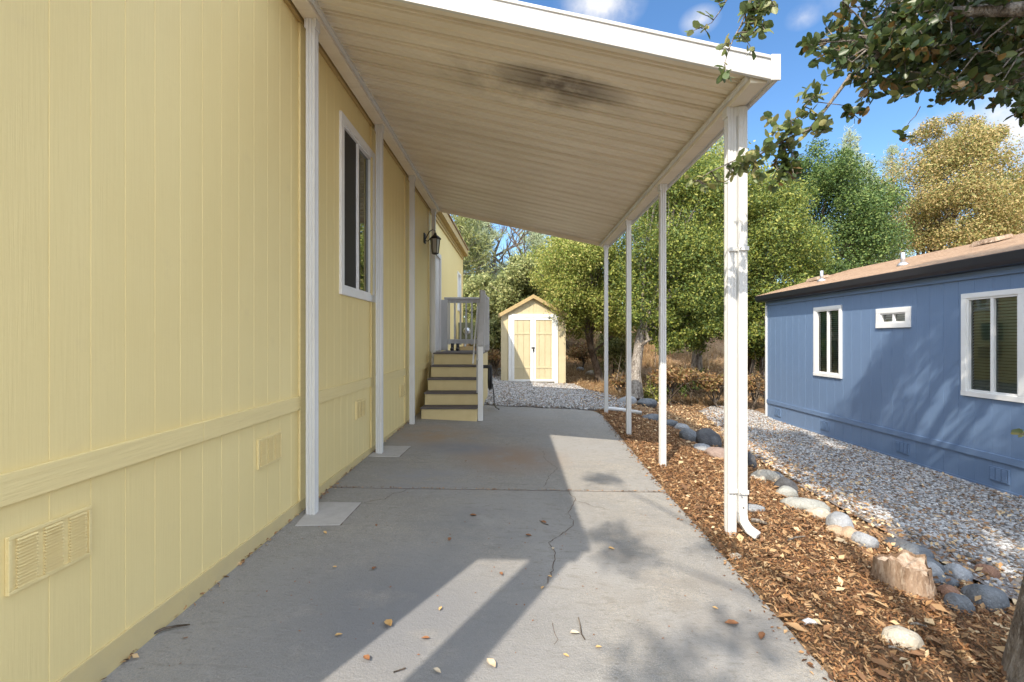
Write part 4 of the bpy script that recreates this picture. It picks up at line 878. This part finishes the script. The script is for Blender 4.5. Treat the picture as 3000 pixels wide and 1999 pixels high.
# ------------------------------------------------------------------ trees
def crown_leaves(c, R, nclump, nleaf, size, rng, clump=.30, tmpl=KITE, shell=.35, droop=0.0, squash=.85):
    c = np.array(c, float); R = np.array(R, float)
    d = norm(rng.normal(size=(nclump, 3))); rad = (shell+(1-shell)*rng.uniform(0, 1, (nclump, 1))**.6)
    cc = c+d*rad*R*.92; cr = clump*R.mean()*rng.uniform(.55, 1.3, nclump)
    wgt = cr**2; wgt /= wgt.sum(); which = rng.choice(nclump, nleaf, p=wgt)
    dd = norm(rng.normal(size=(nleaf, 3))); rr_ = rng.uniform(.15, 1, (nleaf, 1))**.55
    P = cc[which]+dd*rr_*cr[which][:, None]*np.array([1, 1, squash])+rng.normal(0, .04, (nleaf, 3))
    nb = dd*.9+np.array([0, 0, .35])
    td = dd*.5+np.array([0, 0, -droop])
    V, FF = scatter(P, size*rng.uniform(.6, 1.35, nleaf), tmpl[0], tmpl[1], rng, nbias=nb, tdir=td)
    return V, FF, cc, cr
def tree(name, label, cat, base, c, R, nclump, nleaf, size, lm, seed, tr=.14, bark='bark_dark', nlimb=14, lean=.2, group=None, clump=.3, tmpl=KITE, droop=.0, shell=.35, limb_r=.25, extra=()):
    rng = np.random.default_rng(seed); base = Vector(base); c = Vector(c); R = Vector(R)
    root = thing(name, label, cat, base, group)
    V, FF, cc, cr = crown_leaves(c, R, nclump, nleaf, size, rng, clump, tmpl, shell, droop)
    Vs = [V]; Fs = [FF]; off = len(V)
    for (ec, eR, encl, enl) in extra:
        V2, F2, c2, r2 = crown_leaves(ec, eR, encl, enl, size, rng, clump, tmpl, shell, droop); Vs.append(V2); Fs.append(F2+off); off += len(V2); cc = np.vstack([cc, c2])
    big_mesh('crown', np.vstack(Vs), np.vstack(Fs), lm, root)
    b = MB(); top = c+Vector((0, 0, R.z*.55)); P = []
    side = Vector((rng.uniform(-1,1), rng.uniform(-1,1), 0))*lean
    for i in range(9):
        t = i/8; P.append(base.lerp(top, t)+side*math.sin(t*PI)+Vector((rng.normal(0,.03), rng.normal(0,.03), 0))*(1 if i else 0))
    b.tube(P, [tr*(1-.85*(i/8)**.9)*(1.25 if i == 0 else 1) for i in range(9)], 9)
    pick = rng.choice(len(cc), min(nlimb, len(cc)), replace=False)
    for j in pick:
        e = Vector(cc[j]); k = rng.integers(2, 6); s = P[k]
        mid = s.lerp(e, .5)+Vector((rng.normal(0,.12), rng.normal(0,.12), rng.uniform(0,.25)))
        r0 = tr*limb_r*rng.uniform(.7, 1.3)*(1.6-k*.15)
        b.tube([s, s.lerp(mid,.5), mid, mid.lerp(e,.6), e], [r0, r0*.8, r0*.55, r0*.35, r0*.12], 6)
        for q in range(3):
            e2 = e+Vector(rng.normal(0, .35, 3).tolist()); b.tube([mid.lerp(e,.5*q/2), mid.lerp(e2,.7), e2], [r0*.35, r0*.2, r0*.06], 4)
    b.build('trunk', M[bark], root)
    return root
def G_(x, y): return Vector((x, y, float(terr(x, y))-.08))
def dt_(x, y, Y): p = D(x, y, Y); return p
# the oak with the leaning trunk beyond the outer posts
tb = ground_at(1863, 1172)
tree('oak_tree', 'dense green oak with leaning pale trunk right behind the outer carport posts', 'tree', tb, D(1560,575,11.7), (1.75,1.5,2.35), 110, 88000, .062, M['lf_green'], 1, .16, 'bark', 22, .35, extra=[(D(1490,760,11.2), (.8,.8,.55), 14, 6000), (D(1570,765,11.6), (1.15,.9,.55), 20, 11000), (D(1655,745,11.9), (.8,.8,.7), 14, 8000), (D(1620,420,11.8), (1.25,1.1,1.1), 22, 13000)])
tree('oak_tree', 'yellow green oak leaning over the right side of the shed', 'tree', G_(2.6, 14.2), D(1345,645,13.2), (1.6,1.4,1.6), 85, 60000, .066, M['lf_yellowgreen'], 2, .13, 'bark_dark', 18, .3, extra=[(D(1420,735,12.8), (.8,.7,.6), 14, 6000)])
tree('oak_tree', 'olive yellow tree filling the gap between downspout and blue house', 'tree', G_(6.3, 12.6), D(1755,600,12.4), (1.45,1.3,2.6), 90, 64000, .066, M['lf_green'], 3, .13, 'bark_dark', 18, .3, extra=[(D(1735,500,12.2), (1.1,1.0,1.3), 20, 12000), (D(1728,775,12.2), (.7,.7,.65), 14, 8000)])
tree('oak_tree', 'tall dark green oak rising behind the far end of the blue roof', 'tree', G_(11.0, 17.5), D(1905,540,17.0), (2.6,2.0,3.0), 95, 76000, .085, M['lf_dark'], 4, .2, 'bark_dark', 20, .3, extra=[(D(1870,400,17), (1.5,1.2,1.2), 20, 12000)])
tree('oak_tree', 'big golden leaved oak behind the blue house roof', 'tree', G_(17.5, 20), D(2215,470,20.0), (3.2,2.6,3.4), 100, 80000, .092, M['lf_gold'], 5, .26, 'bark_dark', 26, .3, extra=[(D(2190,330,20), (1.7,1.4,1.2), 22, 14000), (D(2340,560,20), (2.2,1.6,2.2), 22, 14000)], clump=.27)
tree('oak_tree', 'mixed green and gold tree at the right edge behind the golden oak', 'tree', G_(24.5, 25), D(2370,470,25.0), (2.6,2.2,3.2), 50, 24000, .13, M['lf_olive'], 6, .22, 'bark_dark', 14)
tree('oak_tree', 'bright green tree standing behind the leaning oak at the roof edge', 'tree', G_(6.5, 16.5), D(1620,500,16.0), (2.5,1.8,3.0), 70, 42000, .10, M['lf_yellowgreen'], 7, .18, 'bark_dark', 16)
tree('oak_tree', 'green tree behind the shed below the carport roof corner', 'tree', G_(1.9, 18), D(1300,650,18.0), (2.3,1.8,2.4), 60, 36000, .11, M['lf_yellowgreen'], 8, .18, 'bark_dark', 14)
tree('oak_tree', 'dark olive tree left behind the shed roof', 'tree', G_(-.2, 17), D(1205,665,16.5), (1.05,1.0,1.15), 40, 20000, .10, M['lf_olive'], 9, .14, 'bark_dark', 12)
tree('oak_tree', 'olive green tree between the house end and the shed', 'tree', G_(-1.4, 18), D(1115,700,18.0), (1.5,1.3,1.6), 45, 22000, .11, M['lf_olive'], 10, .14, 'bark_dark', 12)
tree('oak_tree', 'dark green bushy tree low behind the far end of the blue house', 'tree', G_(7.6, 15.2), D(1790,760,14.0), (1.5,1.2,1.5), 40, 24000, .09, M['lf_dark'], 12, .13, 'bark_dark', 12)
# conifers: sparse tiers of needle tufts
def conifer(label, base, H, Rb, n, seed, lm='lf_pine', size=.24):
    rng = np.random.default_rng(seed); root = thing('pine_tree', label, 'tree', base, 'pines behind the oaks'); b = MB(); base = Vector(base)
    b.tube([base, base+Vector((.1,0,H*.5)), base+Vector((0,0,H))], [.16, .10, .02], 7); P = []
    z = H*.22
    while z < H*.985:
        for k in range(rng.integers(2, 5)):
            a = rng.uniform(0, 2*PI); ln_ = Rb*(1-z/H)**.75*rng.uniform(.5, 1.15)+.12
            s = base+Vector((0,0,z)); e = s+Vector((math.cos(a)*ln_, math.sin(a)*ln_, ln_*rng.uniform(.1,.5)))
            b.tube([s, s.lerp(e,.5)+Vector((0,0,-.05*ln_)), e], [.035, .02, .006], 4)
            for q in range(int(6+ln_*7)):
                t = rng.uniform(.3, 1.05); P.append(np.array(s.lerp(e, t))+rng.normal(0, .10+.05*ln_, 3))
        z += H*.028
    P = np.array(P); reps = max(1, n//len(P)); P = np.repeat(P, reps, 0)+rng.normal(0, .09, (len(P)*reps, 3))
    V, FF = scatter(P, size*rng.uniform(.5, 1.2, len(P)), [(0,.07,0),(.6,.05,0),(1,0,0),(0,-.07,0)], [(0,3,2,1)], rng, nbias=np.array([0,0,.3]), tdir=np.array([0,0,.6]))
    big_mesh('crown', V, FF, M[lm], root); b.build('trunk', M['bark'], root)
def coni(x, ytop, Y, Rb, n, seed, label, lm='lf_pine', size=.24):
    t = D(x, ytop, Y); g = G_(t.x, Y); conifer(label, g, t.z-g.z, Rb, n, seed, lm, size)
coni(1953, 300, 26, 2.0, 9000, 21, 'slim pine with the highest tip above the dark green oak')
coni(2050, 335, 27, 2.2, 9000, 22, 'slim blue green pine just left of the golden oak')
coni(1998, 370, 29, 1.8, 7000, 23, 'short thin pine between the two slim pines')
coni(1095, 470, 24, 3.0, 14000, 24, 'pale grey green pine just behind the yellow house end', size=.30)
coni(1055, 455, 22, 2.4, 9000, 25, 'grey green pine half hidden by the yellow house eave', 'lf_olive', .30)
coni(1222, 500, 27, 2.6, 10000, 26, 'pale pine right of the bare snags under the carport roof', size=.30)
coni(1165, 615, 26, 2.6, 8000, 27, 'low pale pine below the bare snags', size=.28)
coni(1660, 300, 26, 2.6, 9000, 28, 'pale pine glimpsed between carport beam and outer posts', size=.28)
def snag(x, ytop, Y, label, seed):
    rng = np.random.default_rng(seed); t = D(x, ytop, Y); g = G_(t.x, Y); root = thing('dead_tree', label, 'tree', g); b = MB()
    H = t.z-g.z; P = [g+Vector((rng.normal(0,.08)*i, 0, H*i/7)) for i in range(8)]; b.tube(P, [.16-.018*i for i in range(8)], 7)
    for k in range(16):
        i = rng.integers(3, 8); s = P[i-1].lerp(P[i], rng.uniform(0,1)); ln_ = rng.uniform(.5, 1.5); a = rng.uniform(0, 2*PI)
        e = s+Vector((math.cos(a)*ln_*.6, math.sin(a)*ln_*.6, ln_)); m_ = s.lerp(e, .5)+Vector((math.cos(a)*.1, 0, -.1)); b.tube([s, m_, e], [.05,.03,.01], 5)
        for q in range(3):
            e2 = m_+Vector(rng.normal(0, .35, 3).tolist())+Vector((0,0,.4)); b.tube([m_, e2], [.02,.006], 4)
    b.build('trunk', M['bark_dark'], root)
snag(1130, 528, 24, 'bare dead tree with forked twigs right of the pale pine', 31)
snag(1168, 525, 25, 'tall bare snag standing alone against the sky gap', 32)
snag(1190, 535, 25.5, 'bare snag leaning in the sky gap left of the pale pine', 33)
# small trunk near the blue corner
p = ground_at(2237, 1168); tree('young_tree', 'slender pale trunked young tree beside the far corner of the blue house', 'tree', p, D(1752,745,11.6), (.8,.7,.9), 24, 9000, .08, M['lf_green'], 40, .075, 'bark', 8)
# shrubs
def shrub(x, y, Y, R, n, size, lm, seed, label, nm='shrub'):
    c = D(x, y, Y); g = G_(c.x, Y)
    if 'brown' in lm: R = (R[0]*1.15, R[1], R[2]*.6); c.z -= .16
    tree(nm, label, 'shrub', g, c, R, 30 if 'brown' in lm else 26, int(n*(.36 if 'brown' in lm else 1)), size, M[lm], seed, .035, 'bark_dark', 14, .1, 'shrubs under the trees', clump=.20 if 'brown' in lm else .34, shell=.1, limb_r=.5)
shrub(1135, 770, 15, (.8,.6,.95), 9000, .09, 'lf_olive', 50, 'olive shrub behind the railing just left of the shed')
shrub(1133, 805, 14.2, (.5,.5,.35), 3500, .07, 'lf_brown', 51, 'reddish brown dry shrub at the left foot of the shed')
shrub(1430, 862, 11.6, (.5,.4,.35), 3500, .06, 'lf_brown', 52, 'dry brown shrub behind the farthest outer post')
shrub(1590, 880, 12.0, (.35,.3,.4), 2500, .06, 'lf_dark', 53, 'small dark green bush on the leaf litter between the posts')
shrub(1645, 862, 10.9, (.75,.45,.38), 5500, .07, 'lf_brown', 54, 'wide brown shrub left of the downspout post')
shrub(1545, 850, 11.0, (.6,.4,.42), 5000, .075, 'lf_brown', 55, 'tangled brown brush behind the leaning oak trunk')
shrub(1725, 868, 10.8, (.5,.4,.35), 4000, .06, 'lf_brown', 56, 'brown brush left of the blue house corner')
shrub(1510, 905, 11.2, (.35,.3,.3), 1800, .06, 'lf_yellowgreen', 57, 'small yellow green sapling at the foot of the leaning oak')
shrub(1340, 800, 16, (.9,.6,.5), 5000, .08, 'lf_brown', 58, 'rusty shrub on the grassy bank right of the shed')
shrub(1410, 800, 15.0, (1.0,.6,.8), 7000, .08, 'lf_olive', 59, 'olive shrub on the bank behind the third outer post')
# far woods closing the view
rng = np.random.default_rng(77); n = 90000
X = rng.uniform(-30, 70, n); Yf = rng.uniform(30, 38, n); g0 = terr(X, Yf); hmax = 3.6+1.6*np.sin(X*.55)+1.1*np.sin(X*1.3+2)+.6*np.sin(X*3.1); Z = g0+hmax*rng.uniform(0, 1, n)**.7
V, FF = scatter(np.stack([X, Yf, Z], -1), .30*rng.uniform(.5, 1.3, n), *KITE, rng, nbias=np.array([0,-.4,.5]))
tag(big_mesh('far_woods', V, FF, M['lf_olive']), 'far wooded rise of mixed green trees behind everything', 'woods', kind='stuff')
# dry grass on the bank
n = 60000; X = rng.uniform(-2, 12, n); Yf = 11.2+10*rng.uniform(0, 1, n)**1.5; k = (nfun(X, Yf, 1.3) > .38) & ~((X > -.7) & (X < 1.62) & (Yf < 15.6)) & (X+Yf > 13.4) & ((X < 5.2) | (Yf > 11.5)); X, Yf = X[k], Yf[k]
V, FF = scatter(np.stack([X, Yf, terr(X, Yf)-.02], -1), (.16+.16*sm(13, 17, Yf))*rng.uniform(.4, 1.3, len(X)), [(0,.022,0),(.5,.016,.03),(1,0,.12),(0,-.022,0)], [(0,3,2,1)], rng, tdir=np.array([0,0,2.6]))
tag(big_mesh('dry_grass', V, FF, M['grass']), 'tall straw coloured dry grass on the bank behind the shed', 'grass', kind='stuff')

# a tall oak behind the camera: a few high sprays of it throw soft dapples on the near concrete
hb = Vector((-.4, -5.6, float(terr(-.4, -5.6))-.1)); ho = thing('oak_tree', 'tall oak standing behind the camera whose high sprays dapple the near concrete', 'tree', hb)
rng = np.random.default_rng(91); bt3 = MB(); P3 = [hb, hb+Vector((0,.05,1.5)), hb+Vector((-.15,.2,3.4)), hb+Vector((-.5,.6,5.2)), hb+Vector((-.9,1.2,6.6)), hb+Vector((-1.1,1.6,8.2))]
bt3.tube(P3, [.26,.2,.17,.13,.09,.04], 14); Vs = []; Fs = []; off = 0
for (cx_, cy_, rr_, n_) in [(-2.25,-2.72,.27,430), (-2.30,-3.95,.34,360), (-2.12,-1.32,.20,170), (-1.9,-3.5,.20,120), (-1.75,-4.3,.28,170), (-1.65,-2.6,.14,70)]:
    cc_ = Vector((cx_, cy_, 6.25)); V, FF, q_, w_ = crown_leaves(cc_, (rr_, rr_*1.2, rr_*.6), 5, n_, .07, rng, .5); Vs.append(V); Fs.append(FF+off); off += len(V)
    bt3.tube([P3[4], P3[4].lerp(cc_, .5)+Vector((0,0,.25)), cc_], [.035,.02,.006], 5)
V, FF, q_, w_ = crown_leaves((1.0,-4.2,8.6), (1.8,1.8,1.2), 40, 14000, .075, rng, .26); Vs.append(V); Fs.append(FF+off)
for j in range(0, 40, 3): bt3.tube([P3[4], P3[5].lerp(Vector(q_[j]), .5), Vector(q_[j])], [.04,.025,.006], 5)
big_mesh('crown', np.vstack(Vs), np.vstack(Fs), M['lf_fg'], ho); bt3.build('trunk', M['bark'], ho)

# ------------------------------------------------------------------ the near oak over the camera
base = Vector((2.30, 1.80, float(terr(2.30, 1.8))-.1)); oak = thing('oak_tree', 'near oak with rough bark at the right edge, its branches hanging over the carport corner', 'tree', base)
rng = np.random.default_rng(9)
b = MB(); P = [base+Vector((0,0,0)), base+Vector((-.01,0,.15)), base+Vector((.01,0,.4)), base+Vector((.05,0,.8)), base+Vector((.085,0,1.5)), base+Vector((.07,0,2.3)), base+Vector((.06,-.1,3.2)), base+Vector((.15,-.2,4.4)), base+Vector((.25,-.2,5.6))]
Rt = [.29, .245, .215, .19, .170, .160, .16, .13, .07]
nn = 28; vs = []
for i, p in enumerate(P):
    for k in range(nn):
        a = 2*PI*k/nn; r = Rt[i]*(1+.06*math.sin(3*a+i)+.05*math.sin(5*a-1.3*i)+rng.uniform(-.03,.03)); vs.append(p+Vector((r*math.cos(a), r*math.sin(a), 0)))
b.add(vs, [(i*nn+k, i*nn+(k+1)%nn, (i+1)*nn+(k+1)%nn, (i+1)*nn+k) for i in range(len(P)-1) for k in range(nn)], True)
tips = []; leafP = []; leafD = []; lightP = []; lightD = []
def c4(x, y, Y): return at(2000+.4464*x, .4464*y, Y)
def branch(pts, r0, r1, n=6):
    m_ = len(pts); b.tube(pts, [r0+(r1-r0)*i/(m_-1) for i in range(m_)], n)
def sprig(p, d, ln, nleaf, dst, spread=.045):
    """a twig with leaves along it"""
    d = Vector(d).normalized(); e = p+d*ln; m_ = p.lerp(e, .5)+Vector(rng.normal(0, ln*.12, 3).tolist())
    b.tube([p, m_, e], [.004, .003, .0015], 4)
    for k in range(nleaf):
        t = rng.uniform(.1, 1.05); q = (p.lerp(m_, t*2) if t < .5 else m_.lerp(e, t*2-1))+Vector(rng.normal(0, .008, 3).tolist())
        dst[0].append(q); dd = Vector(rng.normal(0, 1, 3).tolist())+d*.9; dst[1].append(dd.normalized())
dk = (leafP, leafD); lt = (lightP, lightD)
# main drooping branch of the photo
MBR = [c4(2250,60,2.15), c4(1750,80,2.3), c4(1500,200,2.4), c4(1300,350,2.45), c4(1100,500,2.5), c4(920,740,2.55), c4(830,850,2.58), c4(650,930,2.62), c4(480,1030,2.66), c4(350,1050,2.7), c4(180,1130,2.74), c4(20,1230,2.78)]
branch([P[6]]+MBR[:2], .05, .022); branch(MBR[1:6], .020, .008); branch(MBR[5:], .0075, .002)
def along(pts, a, c, k, ln, nl, dst, dirz=-.6, jit=.9):
    for i in range(k):
        t = a+(c-a)*rng.uniform(0, 1); j = int(t*(len(pts)-1)); j = min(j, len(pts)-2); q = pts[j].lerp(pts[j+1], t*(len(pts)-1)-j)
        sprig(q, (rng.normal(0,jit), rng.normal(0,jit*.6), dirz*rng.uniform(.2,1.4)), ln*rng.uniform(.6,1.3), int(nl*rng.uniform(.7,1.3)), dst)
along(MBR, .05, .34, 18, .15, 12, dk, -.2)
along(MBR, .52, .66, 9, .10, 10, lt, -.1); along(MBR, .66, .80, 7, .11, 9, lt, -.5); along(MBR, .78, 1.0, 12, .10, 8, lt, -.4, .5)
for q in ((680,960),(650,1040),(700,1000),(650,1100)):
    for k in range(3): sprig(c4(q[0]+rng.uniform(-30,30), q[1], 2.62), (rng.normal(0,.4), rng.normal(0,.3), -1), .11, 9, dk)
for q in ((620,820),(700,780),(800,700),(760,760),(880,800),(840,660)):
    for k in range(2): sprig(c4(*q, 2.56), (rng.normal(0,.7), rng.normal(0,.4), rng.normal(0,.7)), .09, 9, lt)
TW = [c4(880,670,2.54), c4(960,680,2.52), c4(1040,690,2.5), c4(1110,700,2.48), c4(1150,740,2.47)]; branch(TW, .003, .0015, 4)
for k in range(4): sprig(TW[-2], (rng.normal(0,.5), 0, -.8), .08, 7, dk)
TW = [c4(1560,700,2.4), c4(1530,760,2.4), c4(1490,800,2.4), c4(1450,865,2.4)]; branch(TW, .003, .0012, 4)
for k in range(2): sprig(TW[-1], (rng.normal(0,.5), 0, -.5), .04, 4, dk)
# twigs hanging from the top edge
TW = [c4(470,-260,2.3), c4(450,-60,2.32), c4(430,40,2.33), c4(380,170,2.34), c4(330,260,2.35), c4(295,350,2.36), c4(268,450,2.37)]; branch(TW, .006, .0015, 5)
along(TW, .0, .62, 16, .11, 11, lt, -.6, .7); along(TW, .62, 1.0, 3, .05, 3, lt, -.6, .6)
for k in range(3): sprig(TW[-1], (rng.normal(0,.4), 0, -.5), .05, 5, lt)
for k in range(6): sprig(c4(520+rng.uniform(-60,60), rng.uniform(-60,30), 2.32), (rng.normal(0,.7), 0, -.5), .10, 9, lt)
branch([c4(350,-200,2.3), c4(300,-20,2.3), c4(255,60,2.3), c4(190,150,2.3), c4(120,185,2.3)], .004, .0012, 4)
for q in ((290,0),(250,50),(200,130),(160,160),(130,185)): sprig(c4(*q, 2.3), (rng.normal(0,.6), 0, rng.normal(0,.5)), .05, 4, lt)
# the dark mass in the upper right: limbs and sprigs filling a ragged region
def inmass(x, y):
    lo = np.interp(x, [780,900,960,1050,1180,1230,1330,1450,1500,1640,1760,1900,1980,2080,2180,2240,2600], [290,310,350,410,440,600,620,580,650,600,600,640,670,610,650,740,760])
    hi = np.interp(x, [780,850,960,1100,1250,1290,1330,1500], [250,240,190,200,215,130,20,-400])
    return (y < lo) & (y > hi)
cand = []
while len(cand) < 640:
    x_, y_ = rng.uniform(780, 2560), rng.uniform(-420, 800)
    if inmass(x_, y_) and (x_ > 1240 or rng.uniform() < .9): cand.append((x_, y_))
for (x_, y_) in [(1050,20),(1110,40),(1160,10),(1200,0),(1090,60),(1150,60)]: cand.append((x_, y_-10))
LB = [[P[6], c4(2350,-80,2.3), c4(2000,150,2.6), c4(1750,330,2.8), c4(1500,480,2.9)], [P[6], c4(2400,200,2.2), c4(2200,420,2.4), c4(2150,600,2.5)], [P[6], c4(2100,-200,2.7), c4(1600,-120,2.9), c4(1300,120,2.9), c4(1000,260,2.8), c4(830,280,2.75)]]
for q in LB: branch(q, .04, .008)
nodes = [q[i].lerp(q[i+1], t) for q in LB for i in range(1, len(q)-1) for t in (0,.33,.66)]+MBR[:4]
for i, (x_, y_) in enumerate(cand):
    e = c4(x_, y_, rng.uniform(2.25, 3.1)); s = min(nodes, key=lambda q: (q-e).length)
    if i % 4 == 0: b.tube([s, s.lerp(e,.5)+Vector((0,0,.04)), e], [.007,.005,.003], 4)
    sprig(e, (rng.normal(0,.8), rng.normal(0,.6), rng.normal(-.3,.6)), .10, 13, dk)
b2base = Vector((1.56, .50, float(terr(1.56, .50))-.1))
oak2 = thing('oak_tree', 'oak trunk just outside the picture whose shadow falls past the tree stump', 'tree', b2base)
bt2 = MB(); P2 = [b2base, b2base+Vector((0,0,.5)), b2base+Vector((.03,0,1.5)), b2base+Vector((.05,-.05,2.6)), b2base+Vector((.15,-.1,3.8)), b2base+Vector((.3,-.1,5.0))]
bt2.tube(P2, [.42,.34,.31,.28,.2,.08], 20)
# pale leaf at the right edge over the gravel
sprig(at(3010,1268,2.3), (-1,0,0.05), .04, 4, lt)
# upper crown, out of the picture, which shades the gravel and the blue wall
def upper(c, R, ncl, nl, clump=.3):
    V, FF, cc, cr = crown_leaves(c, R, ncl, nl, .075, rng, clump, KITE, .2)
    for j in range(0, ncl, 3):
        e = Vector(cc[j]); b.tube([P[7], P[7].lerp(e,.5)+Vector((0,0,.3)), e], [.05,.03,.008], 5)
    return V, FF
UP = [upper((3.0,1.0,6.2), (1.9,1.8,1.3), 34, 11500, .20), upper((1.85,.3,5.4), (1.2,1.9,.6), 22, 9500, .26), upper((3.6,2.3,4.9), (1.0,1.0,.6), 10, 4500), upper((1.5,2.6,5.9), (.8,1.5,.5), 16, 4500, .28), upper((2.6,-1.3,5.2), (1.0,1.0,.6), 10, 4500), upper((1.45,-1.5,5.6), (.8,1.0,.5), 14, 6500, .26), upper((.95,.5,5.8), (.45,1.1,.4), 12, 3200, .3)]
b.build('trunk', M['bark'], oak)
for j in range(6): bt2.tube([P2[4], P2[4].lerp(Vector((1.85,.3,5.4)),.6)+Vector((.3*math.sin(j),.4*math.cos(j*1.7),.2)), Vector((1.85+.9*math.sin(j*1.1),.3+1.3*math.cos(j*1.3),5.5))], [.07,.04,.01], 6)
bt2.build('trunk', M['bark'], oak2)
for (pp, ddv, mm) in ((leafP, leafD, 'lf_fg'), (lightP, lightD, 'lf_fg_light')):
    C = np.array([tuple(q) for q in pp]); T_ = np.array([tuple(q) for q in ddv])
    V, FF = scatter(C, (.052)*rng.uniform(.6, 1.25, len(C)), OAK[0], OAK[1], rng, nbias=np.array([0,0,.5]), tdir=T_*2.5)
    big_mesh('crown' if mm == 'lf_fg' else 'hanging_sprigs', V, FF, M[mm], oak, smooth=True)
for who, sel in ((oak, (0, 2, 3)), (oak2, (1, 4, 5, 6))):
    off = 0; Vs = []; Fs = []
    for q in sel: V, FF = UP[q]; Vs.append(V); Fs.append(FF+off); off += len(V)
    big_mesh('upper_crown' if who is oak else 'crown', np.vstack(Vs), np.vstack(Fs), M['lf_fg'], who)
